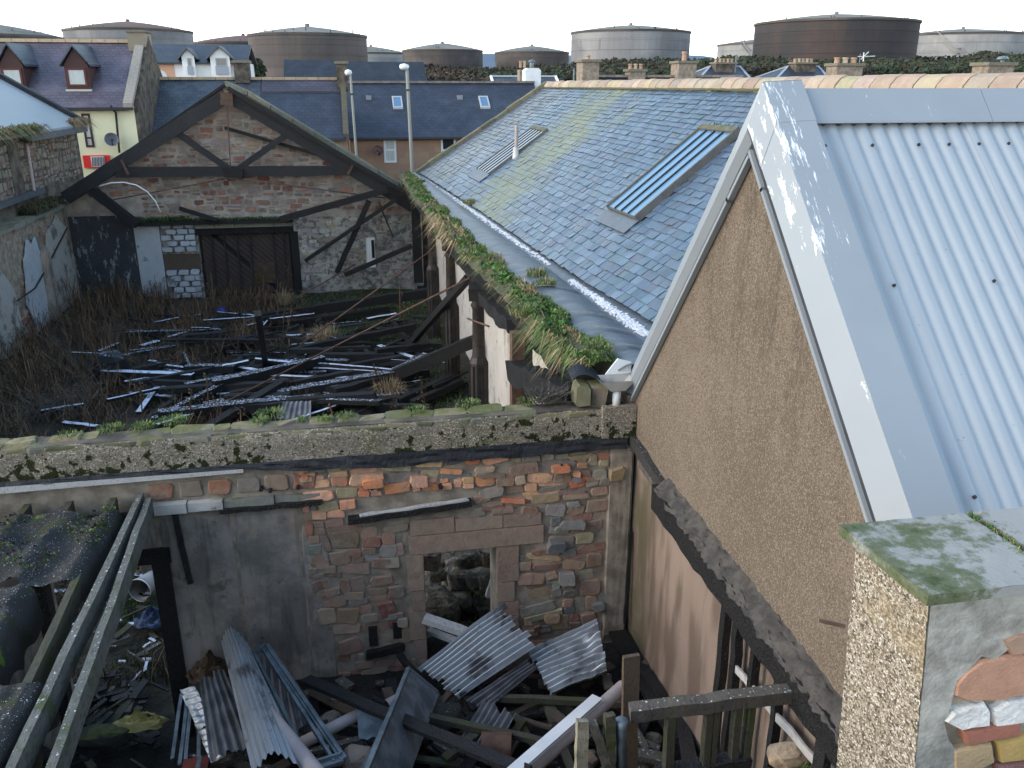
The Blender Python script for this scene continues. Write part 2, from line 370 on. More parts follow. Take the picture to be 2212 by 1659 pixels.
MAT['tile'] = m_attr('sandstone_ridge_tile', .85)
MAT['blade'] = m_attr('grass_blades', .7, 3, .7, 1.3, bst=.0)
MAT['leaf'] = m_attr('foliage', .75, .2, .7, 1.3, bst=.0)
MAT['paint'] = m_attr('painted_surface', .6, 1.2, .86, 1.1, bst=.12)
MAT['brickface'] = m_attr('pillar_stone', .9, 11, .7, 1.3, 60, .7, .012)
def m_lead():
    b = NB('grey_lead'); col = b.mix(b.noise(2.4, 5, .6), (.055,.066,.082), (.105,.12,.14))
    col = b.mix(b.mth('MULTIPLY', b.thr(b.noise(9, 5, .7), .60, .70), .5), col, (.42,.45,.48))
    return b.done(col, b.mth('ADD', .3, b.mth('MULTIPLY', b.noise(5, 4), .25)), b.bump(b.noise(12, 4), .25, .01), 0, .6)
MAT['lead'] = m_lead()
MAT['snow'] = simple('granular_snow', (.62,.64,.68), (.75,.76,.79), 12, .8, 60, .9, .02)
def m_cap():
    b = NB('mossy_concrete_cap'); col = b.mix(b.noise(3, 5, .6), (.25,.25,.235), (.36,.355,.34))
    x = b.sep(b.pos(), 0)
    g = b.mth('ADD', b.noise(6, 8, .75), b.mth('MULTIPLY', b.thr(x, 2.75, 2.0), .17))
    col = b.mix(b.mth('MULTIPLY', b.thr(g, .53, .68), .88), col, (.085,.10,.04)); col = b.mix(b.thr(g, .69, .8), col, (.045,.07,.022))
    return b.done(col, .9, b.bump(b.noise(50, 5, .7), .5, .008), spec=.25)
MAT['cap'] = m_cap()
def m_mossstone():
    b = NB('mossy_coping_stone'); col = b.mix(1.0, b.attr(), b.mix(b.noise(9, 6, .65), (.55,.55,.55), (1.4,1.4,1.4)), 'MULTIPLY')
    nz = b.thr(b.sep(b.nrm(), 2), .2, .8); g = b.mth('MULTIPLY', b.thr(b.noise(3.3, 6, .7), .42, .6), nz)
    mc = b.mix(b.noise(5, 4), (.06,.075,.02), (.16,.15,.05)); col = b.mix(b.mth('MULTIPLY', g, .85), col, mc)
    return b.done(col, .95, b.bump(b.noise(26, 5, .7), .8, .02), spec=.2)
MAT['mossstone'] = m_mossstone()
MAT['pplaster'] = simple('pillar_cement_plaster', (.22,.205,.18), (.42,.405,.365), 8, .9, 30, .8, .014, lo=.3, hi=.66)
MAT['limewhite'] = simple('white_lime_mortar', (.55,.54,.52), (.70,.69,.67), 7, .9, 26, .9, .02)
MAT['iron'] = simple('sooty_cast_iron', (.018,.015,.014), (.045,.033,.028), 5, .6, 30, .35, .008, .1)
MAT['rust'] = simple('rusty_iron', (.075,.042,.03), (.13,.07,.048), 9, .8, 40, .5, .006)
MAT['pvc'] = simple('pinkish_grey_pipe', (.36,.30,.29), (.44,.37,.355), 4, .5, 40, .1, .004)
MAT['whitemetal'] = simple('white_painted_metal', (.70,.71,.72), (.80,.80,.80), 3, .4, 40, .05, .003)
MAT['ground'] = simple('burnt_floor_soil', (.007,.0063,.0055), (.020,.017,.014), 2.4, .95, 14, 1.0, .06)
MAT['hallsoil'] = simple('damp_hall_soil', (.018,.017,.012), (.042,.038,.024), 1.1, .95, 10, 1.0, .08)
MAT['earth'] = simple('distant_ground', (.045,.045,.04), (.07,.068,.06), .2, .95, 3, .3, .1)
MAT['hill'] = simple('rough_hillside_ground', (.035,.040,.022), (.06,.055,.032), .08, .95, 2, .4, .3)
def m_glass(name, c, r=.04, spec=1.0):
    b = NB(name); return b.done(c, r, None, 0, spec)
MAT['glass'] = m_glass('window_glass', (.02,.028,.04)); MAT['skyglass'] = m_glass('skylight_glass', (.10,.20,.32), .06, 1.0)  # skylight glass: blue base colour paints in the reflected sky
MAT['curtain'] = simple('curtained_window', (.42,.46,.44), (.52,.55,.53), 3, .3, 20, .05, st=(8,8,.5))
def m_roofcourse(name, c1, c2, rowh, bw, axis_z=True, st=.5):
    b = NB(name); n = b.n('ShaderNodeSeparateXYZ'); b.L(b.pos(), n.inputs[0])
    v = b.comb(n.outputs[0], b.mth('MULTIPLY', n.outputs[2], 1.5), 0.0)
    br = b.brick(1.0, c1, c2, tuple(x*.45 for x in c1), bw, rowh, .012, v)
    col = b.mix(b.mth('MULTIPLY', b.thr(b.noise(.9, 5, .65), .45, .7), .55), br.outputs[0], tuple(x*1.6 for x in c2))
    return b.done(col, .5, b.bump(br.outputs['Fac'], -.5, .02), spec=.5)
MAT['roof_purple'] = m_roofcourse('purple_slate_roof', (.070,.058,.078), (.10,.082,.105), .17, .26)
MAT['roof_navy'] = m_roofcourse('navy_slate_roof', (.022,.027,.042), (.034,.041,.06), .20, .30)
MAT['roof_grey'] = m_roofcourse('grey_slate_roof', (.035,.045,.060), (.065,.078,.095), .2, .3)
MAT['roof_dark'] = m_roofcourse('dark_tile_roof', (.016,.020,.028), (.026,.031,.042), .3, .3)
def m_ashlar():
    b = NB('pink_sandstone_wall'); n = b.n('ShaderNodeSeparateXYZ'); b.L(b.pos(), n.inputs[0])
    v = b.comb(b.mth('ADD', n.outputs[0], n.outputs[1]), n.outputs[2], 0.0)
    br = b.brick(1.0, (.34,.20,.14), (.40,.27,.17), (.30,.24,.20), .62, .28, .02, v)
    col = b.mix(b.mth('MULTIPLY', b.noise(2.5, 5, .7), .5), br.outputs[0], (.30,.17,.13))
    return b.done(col, .9, b.bump(br.outputs['Fac'], -.4, .02), spec=.2)
MAT['ashlar'] = m_ashlar()
def m_tank(name, c1, c2, c3, bs=.03):
    b = NB(name); col = b.mix(b.thr(b.noise(.16, 5, .6, st=(1,1,.22)), .40, .62), c1, c2)
    col = b.mix(b.mth('MULTIPLY', b.thr(b.noise(.10, 4, .6), .48, .66), .8), col, c3)
    n = b.n('ShaderNodeSeparateXYZ'); b.L(b.pos(), n.inputs[0])
    br = b.brick(1.0, (1,1,1), (.86,.86,.86), (.72,.72,.72), 6.0, 1.9, .05, b.comb(b.mth('ADD', n.outputs[0], b.mth('MULTIPLY', n.outputs[1], .6)), n.outputs[2], 0.0))
    return b.done(b.mix(1.0, col, br.outputs[0], 'MULTIPLY'), .8, spec=.3)
MAT['tank_grey'] = m_tank('grey_tank_steel', (.22,.215,.22), (.29,.285,.285), (.15,.15,.16))
MAT['tank_light'] = m_tank('pale_tank_steel', (.30,.295,.29), (.37,.36,.35), (.22,.22,.225))
MAT['tank_rust'] = m_tank('rust_brown_tank_steel', (.125,.103,.095), (.095,.083,.081), (.14,.112,.10))
MAT['tank_black'] = m_tank('black_rusting_tank_steel', (.060,.050,.049), (.042,.041,.045), (.085,.058,.052))
MAT['tank_dull'] = m_tank('dull_brown_tank_steel', (.10,.082,.072), (.065,.06,.064), (.145,.125,.11))
MAT['dome_grey'] = m_tank('lichen_grey_tank_roof', (.17,.165,.145), (.22,.21,.18), (.13,.13,.12))
MAT['dome_red'] = m_tank('rusty_red_tank_roof', (.15,.085,.075), (.13,.10,.07), (.18,.10,.09))
# ------------------------------------------------------------------ ground, hill, far land
def hill_z(x, y):
    t = max(0, min(1, (y-62)/95)); t = t*t*(3-2*t)
    return -0.06 + t*(9.5+1.2*mnoise.noise(Vector((x*.02, y*.02, 0)))) + .35*t*mnoise.noise(Vector((x*.11, y*.11, 3)))
g = MB(); g.quad((-3000,-400,-.06),(3000,-400,-.06),(3000,4500,-.06),(-3000,4500,-.06)); tag(g.build('ground', MAT['earth']), kind='structure')
g = MB(); g.grid(lambda a, b: (lerp(-260,300,a), lerp(60,420,b), hill_z(lerp(-260,300,a), lerp(60,420,b))+.02), 70, 60)
tag(g.build('hillside', MAT['hill'], smooth=True), kind='structure')
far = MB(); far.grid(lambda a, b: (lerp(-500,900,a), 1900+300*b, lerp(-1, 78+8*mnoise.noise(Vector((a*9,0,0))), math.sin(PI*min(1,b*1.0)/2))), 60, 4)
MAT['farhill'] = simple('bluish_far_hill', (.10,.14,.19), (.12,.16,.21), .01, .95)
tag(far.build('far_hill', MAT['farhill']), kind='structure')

# ------------------------------------------------------------------ oil tanks on the hill
def tank(uL, uR, vE, vA, Y, wall, dome, label, stairs=None):
    pL, pR = onY(uL, vE, Y), onY(uR, vE, Y); cx = (pL.x+pR.x)/2
    r = (pR.x-pL.x)/2*.985; zr = (pL.z+pR.z)/2; za = onY((uL+uR)/2, vA, Y).z; n = 64
    t = thing('storage_tank', label, 'oil tank', 'oil tanks on the hill', (0,0,0))
    m = MB(); m.lathe([(r*.999, 1.5)]+[q for k in range(1, 7) for q in ((r*.999, zr*(.3+.1*k)-.06), (r*1.003, zr*(.3+.1*k)-.05), (r*1.003, zr*(.3+.1*k)), (r*.999, zr*(.3+.1*k)+.01))]+[(r, zr)], cx, Y, n); m.build('shell', wall, t)
    m = MB(); hh = za-zr-.06; prof = [(max(.35, r*1.004*(1-a/10)), zr+.06+hh*(.55*a/10+.45*(1-(1-a/10)**2))) for a in range(11)]; m.lathe(prof, cx, Y, n); m.lathe([(.35,za-.2),(.35,za+.35),(.02,za+.4)], cx, Y, 8); m.build('roof', dome, t)
    m = MB(); m.lathe([(r*1.004, zr-.25), (r*1.012, zr-.25), (r*1.012, zr+.1), (r*.99, zr+.1)], cx, Y, n)
    rr = random.Random(int(uL)); 
    for k in range(9):
        a = -PI/2+rr.uniform(-1.5, 1.5); q = rr.uniform(.75, 1); px, py = cx+r*q*math.cos(a), Y+r*q*math.sin(a)
        zz = zr+(za-zr)*(.55*(1-q)+.45*(1-q*q)); m.box(px-.07, px+.07, py-.07, py+.07, zz, zz+rr.uniform(.15, .5))
    m.build('rim', MAT['tank_dull'], t)
    if stairs:
        m = MB()
        for (u0,v0),(u1,v1) in zip(stairs[:-1], stairs[1:]):
            a, b = onY(u0,v0,Y), onY(u1,v1,Y)
            for p in (a, b): p.y = Y-math.sqrt(max(.1, (r+.4)**2-(p.x-cx)**2))
            for dz in (0, .9): m.bar(a+Vector((0,0,dz)), b+Vector((0,0,dz)), .22, .16, n=1)
        m.build('stairs', MAT['tank_light'], t)
    return t
tank(-190, 134, 80, 49, 165, MAT['tank_dull'], MAT['dome_grey'], 'oil tank at the far left edge with only its grey domed roof showing')
tank(137, 417, 68, 46, 185, MAT['tank_grey'], MAT['dome_red'], 'oil tank behind the purple roof with a rusty red dome over pale grey walls')
tank(412, 640, 95, 76, 215, MAT['tank_dull'], MAT['dome_red'], 'oil tank showing only a low red dome left of the brown tank')
tank(720, 882, 116, 100, 230, MAT['tank_light'], MAT['dome_grey'], 'small pale tank half hidden behind the brown tank\'s right side')
tank(533, 794, 78, 57, 140, MAT['tank_rust'], MAT['dome_grey'], 'rust brown oil tank with a lichen grey dome above the dark roofs')
tank(868, 1043, 110, 93, 210, MAT['tank_dull'], MAT['dome_grey'], 'small dull brown tank right of the brown tank, left of the gap with distant hills')
tank(1069, 1228, 114, 99, 220, MAT['tank_dull'], MAT['dome_grey'], 'smallest low brown tank just left of the big pale grey tank')
tank(1236, 1485, 71, 54, 170, MAT['tank_grey'], MAT['dome_grey'], 'big pale grey tank standing above the white chimney')
tank(1559, 1800, 97, 80, 215, MAT['tank_light'], MAT['dome_grey'], 'pale tank half hidden behind the left side of the black tank', [(1573,98),(1583,122)])
tank(1645, 1960, 51, 30, 150, MAT['tank_black'], MAT['dome_grey'], 'largest tank, black and dark rust, standing above the gable apex')
tank(1953, 2200, 77, 62, 175, MAT['tank_light'], MAT['dome_grey'], 'pale grey tank at the right end of the hill with a slanting stair', [(1971,80),(1993,118),(1998,116),(2003,128)])

# ------------------------------------------------------------------ scrub on the hill
def vtop(u):
    pts = [(600,140),(925,138),(1060,146),(1140,140),(1240,134),(1330,124),(1480,126),(1560,122),(1640,118),(1780,121),(1880,117),(2000,121),(2080,118),(2120,108),(2170,112),(2215,118),(2300,118)]
    for (a, va), (b, vb) in zip(pts[:-1], pts[1:]):
        if a <= u <= b: return lerp(va, vb, (u-a)/(b-a))
    return 130
rb = random.Random(11); m = MB(); m2 = MB()
def clump(mb, p, s, col, rr):
    for _ in range(2):
        n = Vector((rr.gauss(0,1), rr.gauss(0,1), rr.gauss(0,1))).normalized(); a = n.orthogonal().normalized(); b = n.cross(a)
        k = s*rr.uniform(.5, 1.2); q = [p+a*k*.6, p+b*k, p-a*k*.7, p-b*k*.8+n*k*.3]
        c = tuple(x*rr.uniform(.65, 1.35) for x in col); mb.add(q, [(0,1,2),(0,2,3)], c)
for i in range(24000):
    u = rb.uniform(915, 2300); Y = rb.choice((92, 104, 118, 132, 146))+rb.uniform(-4, 4)
    bump_ = 5*mnoise.noise(Vector((u*.018, Y*.2, 1)))+3.0*mnoise.noise(Vector((u*.06, Y*.2, 7)))
    vt = vtop(u)+(146-Y)*.42-bump_*.9+2
    v = vt+abs(rb.gauss(0, 1))*9+rb.uniform(0, 4)
    p = onY(u, v, Y); hz = hill_z(p.x, p.y)
    if p.z < hz-.3: p.z = hz+rb.uniform(0, .5)
    k = mnoise.noise(Vector((p.x*.07, p.y*.05, 5)))
    col = (.042,.054,.032) if k < .18 else (.056,.052,.037)
    if 905 < u < 1080 and k > -.2: col = (.058,.045,.034)
    clump(m, p, .36, col, rb)
tag(m.build('hillside_scrub', MAT['leaf']), kind='stuff', label='band of dark gorse and scrub below the oil tanks')
t = thing('bushy_tree', 'dark bushy tree at the left foot of the rust brown tank', 'tree'); mt = MB()
c0 = onY(548, 150, 100)
for i in range(900):
    d = Vector((rb.gauss(0,1), rb.gauss(0,1), rb.gauss(0,1))).normalized()*rb.uniform(.3, 1)**.5
    p = c0+Vector((d.x*1.3*(1+.3*mnoise.noise(d*2)), d.y*1.3, d.z*1.6*(1+.35*mnoise.noise(d*2.3))-.4)); clump(mt, p, .26, (.035,.05,.025), rb)
mt.build('crown', MAT['leaf'], t); mt = MB(); mt.tube([(c0.x, c0.y, hill_z(c0.x, c0.y)-.2), (c0.x+.1, c0.y, c0.z)], [.22, .1], 7); mt.build('trunk', MAT['brownwood'], t)

# ------------------------------------------------------------------ houses behind
PAL = dict(cream=(.78,.74,.50), white=(.76,.76,.76), peach=(.58,.33,.22), brown=(.075,.035,.032), tan=(.42,.32,.19), grey=(.24,.235,.22), pot=(.40,.25,.17), pot2=(.45,.36,.26), dark=(.03,.03,.035), red=(.72,.035,.03), stone=(.27,.22,.175), lead=(.30,.33,.38))
def part(name, parent, mat, fn, smooth=False):
    m = MB(); fn(m); return m.build(name, mat, parent, smooth)
def pbox(name, parent, mat, *a, col=(1,1,1)): return part(name, parent, mat, lambda m: m.box(*a, col=col))
def window(parent, x0, x1, z0, z1, y, fr, frame_w=.07, bars=1, pane='glass', name='window'):
    # frame as one part, its panes as sub-parts; y is the outer wall face (wall faces -y)
    def f(m):
        m.box(x0, x1, y-.03, y+.05, z0, z0+frame_w, fr); m.box(x0, x1, y-.03, y+.05, z1-frame_w, z1, fr)
        m.box(x0, x0+frame_w, y-.028, y+.05, z0+frame_w, z1-frame_w, fr); m.box(x1-frame_w, x1, y-.028, y+.05, z0+frame_w, z1-frame_w, fr)
        if bars:
            zz = lerp(z0, z1, bars if bars < 1 else .5); m.box(x0+frame_w, x1-frame_w, y-.026, y+.05, zz-frame_w*.4, zz+frame_w*.4, fr)
    o = part(name, parent, MAT['paint'], f)
    pbox('pane', o, MAT[pane], x0+frame_w*.5, x1-frame_w*.5, y-.012, y+.02, z0+frame_w*.5, z1-frame_w*.5)
    return o
def dish(u, v, Y, r, label, colr):
    p = onY(u, v, Y-.45); t = thing('satellite_dish', label, 'satellite dish')
    def f(m):
        ax = Vector((.25,-1,.35)).normalized(); a = ax.orthogonal().normalized(); b = ax.cross(a)
        m.add([p+(a*math.cos(2*PI*k/20)+b*math.sin(2*PI*k/20))*r*q-ax*(.12*(1-q*q)) for q in (1,.6,.02) for k in range(20)],
              [(i*20+k, i*20+(k+1)%20, (i+1)*20+(k+1)%20, (i+1)*20+k) for i in range(2) for k in range(20)], colr)
    part('reflector', t, MAT['paint'], f)
    part('arm', t, MAT['iron'], lambda m: (m.bar(p-Vector((0,0,r*.8)), p+Vector((.1,-.4,-.05)), .04, .04), m.bar(p, p+Vector((0,.45,-.1)), .05, .05)))
def pots(parent, x0, x1, y, z, n, h=.45, cols=('pot','pot2')):
    for k in range(n):
        x = lerp(x0, x1, (k+.5)/n); r = min(.13, (x1-x0)/n*.38)
        part('chimney_pot', parent, MAT['paint'], lambda m: m.lathe([(r,z),(r*.82,z+h*.7),(r*1.05,z+h*.75),(r*1.05,z+h),(r*.7,z+h)], x, y, 10, PAL[cols[k % len(cols)]]))
def chimney(parent, uL, uR, v0, v1, Y, dep, colr, npots=0, mat='mortar', label=None, name='chimney', cap=True, zb=None, ph=.25):
    a, b = onY(uL, v0, Y), onY(uR, v1, Y)
    z0 = b.z if zb is None else zb
    o = pbox(name, parent, MAT[mat], a.x, b.x, Y, Y+dep, z0, a.z-.12)
    if cap: pbox('chimney_cap', o, MAT['mossstone'], a.x-.08, b.x+.08, Y-.08, Y+dep+.08, a.z-.12, a.z, col=(.2,.18,.14))
    if npots: pots(o, a.x, b.x, Y+dep/2, a.z, npots, ph)
    return o
def gable_roof(parent, x0, x1, ye, yr, ze, zr, mat, th=.12, yb=None, name='roof'):
    yb = 2*yr-ye if yb is None else yb
    return part(name, parent, mat, lambda m: m.prism([(x0,ye,ze),(x0,yr,zr),(x0,yb,ze),(x0,yb,ze-th),(x0,yr,zr-th*1.3),(x0,ye,ze-th)], (x1-x0,0,0)))

MAT['roof_band'] = m_roofcourse('faded_slate_band', (.045,.042,.058), (.062,.055,.075), .17, .26)
# cream house with purple slates
H = thing('cream_house', 'cream painted house with purple slate roof, two brown dormers and a red shop sign', 'house')
pbox('wall', H, MAT['paint'], -24, -8.62, 40, 48, -.06, 6.36, col=PAL['cream'])
part('gable_end', H, MAT['mortar_dark'], lambda m: m.prism([(-8.62,40,0),(-8.62,40,6.3),(-8.62,44.2,9.3),(-8.62,48,6.3),(-8.62,48,0)], (.14,0,0)))
gable_roof(H, -24, -8.95, 39.75, 44.1, 6.32, 9.02, MAT['roof_purple'])
part('skew', H, MAT['stone'], lambda m: m.prism([(-8.97,39.7,6.28),(-8.97,44.1,9.05),(-8.97,48.4,6.3),(-8.97,48.4,6.52),(-8.97,44.1,9.28),(-8.97,39.7,6.50)], (.37,0,0), (.30,.28,.25)))
for k in range(14): pbox('ridge_tile', H, MAT['tile'], -9.75-k*.55, -9.22-k*.55, 43.98, 44.22, 9.0, 9.14, col=(.50,.36,.25) if k % 3 else (.44,.35,.22))
pbox('ridge_tile', H, MAT['tile'], -24, -17.5, 43.98, 44.22, 9.0, 9.14, col=(.46,.35,.23))
ch = pbox('chimney', H, MAT['paint'], -9.25, -8.50, 43.5, 44.9, 8.2, 9.42, col=(.24,.20,.15)); pbox('chimney_cap', ch, MAT['mossstone'], -9.3, -8.44, 43.44, 44.96, 9.42, 9.52, col=(.2,.17,.13))
pbox('gutter', H, MAT['paint'], -24, -8.6, 39.62, 39.76, 6.22, 6.33, col=PAL['dark'])
part('downpipe', H, MAT['paint'], lambda m: m.tube([onY(240,229,39.7), onY(241,234,39.8), onY(250,243,39.9), onY(258,330,39.9)], .045, 8, (.02,.02,.02)))
a, b = onY(175,245,40), onY(205,318,40); window(H, a.x, b.x, b.z, a.z, 40, PAL['brown'], .09, .28, 'curtain')
a, b = onY(60,245,40), onY(95,318,40); window(H, a.x, b.x, b.z, a.z, 40, PAL['brown'], .09, .28, 'curtain')
for (ul, ur, vt, ve, vb) in ((8,66,100,140,192), (146,205,104,140,193)):
    yf = 40.9; p0, p1 = onY(ul, vb, yf), onY(ur-8, vb, yf); ze = onY(ul, ve, yf).z; za = onY((ul+ur)/2, vt, yf).z; xm = (p0.x+p1.x)/2
    d = part('dormer', H, MAT['paint'], lambda m: m.prism([(p0.x,yf,p0.z),(p0.x,yf,ze),(xm,yf,za),(p1.x,yf,ze),(p1.x,yf,p0.z)], (0,3.0,0), PAL['brown']))
    def rf(m):
        for s_, px in ((-1, p0.x), (1, p1.x)):
            m.prism([(xm,yf-.15,za+.06),(px+s_*.14,yf-.15,ze-.06),(px+s_*.14,yf-.15,ze+.03),(xm,yf-.15,za+.16)], (0,3.0,0))
    part('dormer_roof', d, MAT['roof_grey'], rf)
    w0 = window(d, xm-.40, xm+.36, p0.z+.12, ze-.12, yf-.02, (.11,.035,.03), .08, 0, 'curtain', 'dormer_window')
    pbox('dormer_sill', d, MAT['paint'], p0.x-.05, p1.x+.05, yf-.12, yf, p0.z-.08, p0.z, col=(.5,.47,.42))
a, b = onY(178,336,39.9), onY(240,362,39.9)
sg = thing('shop_sign', 'red shop sign with a pale striped panel on the cream house', 'sign')
pbox('board', sg, MAT['paint'], a.x, b.x, 39.9, 39.98, b.z, a.z, col=PAL['red'])
pa, pb = onY(195,338,39.88), onY(228,360,39.88); pbox('panel', sg, MAT['paint'], pa.x, pb.x, 39.875, 39.9, pb.z, pa.z, col=(.6,.6,.62))
part('print', sg, MAT['paint'], lambda m: [m.bar((lerp(pa.x,pb.x,(k+.5)/9), 39.87, pb.z+.03), (lerp(pa.x,pb.x,(k+.5)/9)+.06, 39.87, pa.z-.03), .025, .006, (0,1,0), col=(.05,.03,.03)) for k in range(9)])
dish(241, 301, 40, .28, 'round grey satellite dish on the cream house wall beside the downpipe', (.13,.13,.15))
# row houses
H2 = thing('slate_roofed_house', 'low house with patchy slate roof and tan ridge behind the burnt gable', 'house')
pbox('wall', H2, MAT['ashlar'], -8.75, 0.1, 42, 50, -.06, 4.96)
gable_roof(H2, -8.6, -3.85, 41.7, 45.65, 4.92, 7.46, MAT['roof_grey']); gable_roof(H2, -3.85, 0.02, 41.7, 45.65, 4.90, 7.43, MAT['roof_navy'])
part('roof_band', H2, MAT['roof_band'], lambda m: m.prism([(-3.80,44.74,6.89+.05),(-3.80,45.59,7.42+.04),(-3.80,45.59,7.34+.04),(-3.80,44.74,6.81+.05)], (3.75,0,0)))
for k in range(16): pbox('ridge_tile', H2, MAT['tile'], -8.6+k*.535, -8.085+k*.535, 45.52, 45.78, 7.44, 7.57, col=(.42,.32,.21) if k % 2 else (.37,.29,.2))
part('skew', H2, MAT['mossstone'], lambda m: m.prism([(-8.92,41.6,4.85),(-8.92,45.65,7.53),(-8.92,45.65,7.75),(-8.92,41.6,5.13)], (.38,0,0), (.16,.15,.12)))
part('party_skew', H2, MAT['mossstone'], lambda m: m.prism([(-.08,41.6,4.95),(-.08,45.65,7.49),(-.08,45.65,7.62),(-.08,41.6,5.1)], (.26,0,0), (.11,.09,.085)))
chimney(H2, 503, 539, 130, 168, 45.3, .9, 0, 0, 'mortar_dark', zb=7.3); chimney(H2, 725, 752, 132, 186, 44.9, 1.1, 0, 0, 'mortar_dark', zb=6.9)
H3 = thing('sandstone_cottage', 'pink sandstone cottage with navy slate roof, two rooflights and white windows', 'house')
pbox('wall', H3, MAT['ashlar'], 0.24, 10.6, 46, 54, -.06, 4.72)
gable_roof(H3, 0.2, 10.6, 45.7, 50, 4.68, 7.32, MAT['roof_navy'])
for k in range(22): pbox('ridge_tile', H3, MAT['tile'], .3+k*.47, .3+k*.47+.455, 49.87, 50.13, 7.3, 7.42, col=(.17,.15,.14) if k % 2 else (.20,.18,.165))
pbox('gutter', H3, MAT['paint'], .2, 10.6, 45.58, 45.7, 4.6, 4.7, col=(.05,.05,.055))
a, b = onY(828,296,46), onY(857,351,46); window(H3, a.x, b.x, b.z, a.z, 46, PAL['white'], .10, 1, 'curtain')
a, b = onY(952,296,46), onY(985,351,46); window(H3, a.x, b.x, b.z, a.z, 46, PAL['white'], .10, 1, 'glass')
for u0, v0 in ((858, 210), (1046, 211)):
    p = onY(u0, v0, 48.3); sl = (7.32-4.68)/4.3; zz = lambda y: 4.68+(y-45.7)*sl
    def rl(m):
        for x0, x1, y0, y1 in ((-.26,.26,-.45,-.38),(-.26,.26,.38,.45),(-.26,-.19,-.38,.38),(.19,.26,-.38,.38)):
            m.prism([(p.x+x0,48.3+y0,zz(48.3+y0)+.10),(p.x+x1,48.3+y0,zz(48.3+y0)+.10),(p.x+x1,48.3+y1,zz(48.3+y1)+.10),(p.x+x0,48.3+y1,zz(48.3+y1)+.10)], (0,0,-.1), (.42,.43,.44))
    o = part('rooflight', H3, MAT['paint'], rl)
    part('pane', o, MAT['skyglass'], lambda m: m.prism([(p.x-.19,47.92,zz(47.92)+.08),(p.x+.19,47.92,zz(47.92)+.08),(p.x+.19,48.68,zz(48.68)+.08),(p.x-.19,48.68,zz(48.68)+.08)], (0,0,-.03)))
for u0 in (795, 992, 1188): 
    p = onY(u0*.9+72 if u0 > 1100 else u0, 190, 48.9); pbox('roof_vent', H3, MAT['paint'], p.x-.14, p.x+.14, 48.6, 48.9, 6.42, 6.68, col=(.25,.26,.29))
dish(817, 325, 46, .27, 'rusty brown satellite dish left of the cottage\'s white window', (.13,.075,.065))
for uu, lab in ((742, 'small white security light under the cottage eave'),):
    p = onY(uu, 296, 45.9); fl = thing('floodlight', lab, 'light'); pbox('casing', fl, MAT['whitemetal'], p.x-.15, p.x+.1, 45.7, 45.9, p.z-.1, p.z+.06); part('bracket', fl, MAT['iron'], lambda m: m.bar((p.x, 45.85, p.z), (p.x+.3, 46.0, p.z+.25), .04, .04))
W = thing('white_chimney', 'white painted chimney stack with a metal cowl at the cottage end', 'chimney')
a, b = onY(1135,147,50), onY(1168,200,50)
part('stack', W, MAT['whitemetal'], lambda m: m.prism([(a.x,50,5.5),(b.x,50,5.5),(b.x,50,a.z-.12),(b.x-.14,50,a.z),(a.x+.14,50,a.z),(a.x,50,a.z-.12)], (0,.9,0)))
part('cowl', W, MAT['galv'], lambda m: (m.lathe([(.12,a.z),(.12,a.z+.3)], (a.x+b.x)/2, 50.4, 12), m.lathe([(.22,a.z+.32),(.16,a.z+.42),(.02,a.z+.47)], (a.x+b.x)/2, 50.4, 12)))
# dormer house beyond
H4 = thing('white_dormer_house', 'white and peach house with dark roof and two white gabled dormers', 'house')
Y4 = 75; a, b, e = onY(300,133,Y4), onY(530,165,Y4), onY(305,95,Y4+4)
pbox('wall', H4, MAT['paint'], a.x, b.x, Y4, Y4+8, 0, a.z, col=PAL['white'])
p0, p1 = onY(307,134,Y4-.05), onY(378,165,Y4-.05); pbox('peach_panel', H4, MAT['paint'], p0.x, p1.x, Y4-.06, Y4, 3, p0.z-.05, col=PAL['peach'])
gable_roof(H4, a.x-.2, b.x+.3, Y4-.4, Y4+4, a.z-.05, e.z, MAT['roof_dark'])
p = onY(345,160,Y4-.08)
part('arch_window', H4, MAT['paint'], lambda m: m.add([(p.x+.55*math.cos(k*PI/10), Y4-.10, p.z-.2+.5*math.sin(k*PI/10)) for k in range(11)], [tuple(range(11))], (.65,.6,.6)))
for ul, ur, vt, ve in ((397,424,107,122),(458,500,103,122)):
    p0, p1 = onY(ul,166,Y4-.5), onY(ur,166,Y4-.5); ze, za = onY(ul,ve,Y4-.5).z, onY((ul+ur)/2,vt,Y4-.5).z; xm = (p0.x+p1.x)/2
    d = part('dormer', H4, MAT['paint'], lambda m: m.prism([(p0.x,Y4-.5,2.5),(p0.x,Y4-.5,ze),(xm,Y4-.5,za),(p1.x,Y4-.5,ze),(p1.x,Y4-.5,2.5)], (0,3.5,0), PAL['white']))
    def rf(m):
        for s_, px in ((-1,p0.x),(1,p1.x)): m.prism([(xm,Y4-.75,za+.02),(px+s_*.3,Y4-.75,ze-.25),(px+s_*.3,Y4-.75,ze-.12),(xm,Y4-.75,za+.16)], (0,4,0), (.1,.1,.11))
    part('dormer_roof', d, MAT['paint'], rf)
    w0, w1 = onY(ul+7,125,Y4-.5), onY(ur-7,161,Y4-.5); wd = window(d, w0.x, w1.x, w1.z, w0.z, Y4-.52, (.35,.36,.38), .06, .55, 'glass', 'dormer_window')
    pbox('balcony_panel', wd, MAT['paint'], w0.x-.05, w1.x+.05, Y4-.62, Y4-.57, w1.z, lerp(w1.z, w0.z, .5), col=(.30,.33,.38))
p0 = onY(512,130,Y4-.2); pbox('orange_panel', H4, MAT['paint'], p0.x-.1, p0.x+.8, Y4-.5, Y4-.3, p0.z-1.0, p0.z, col=(.62,.16,.07))
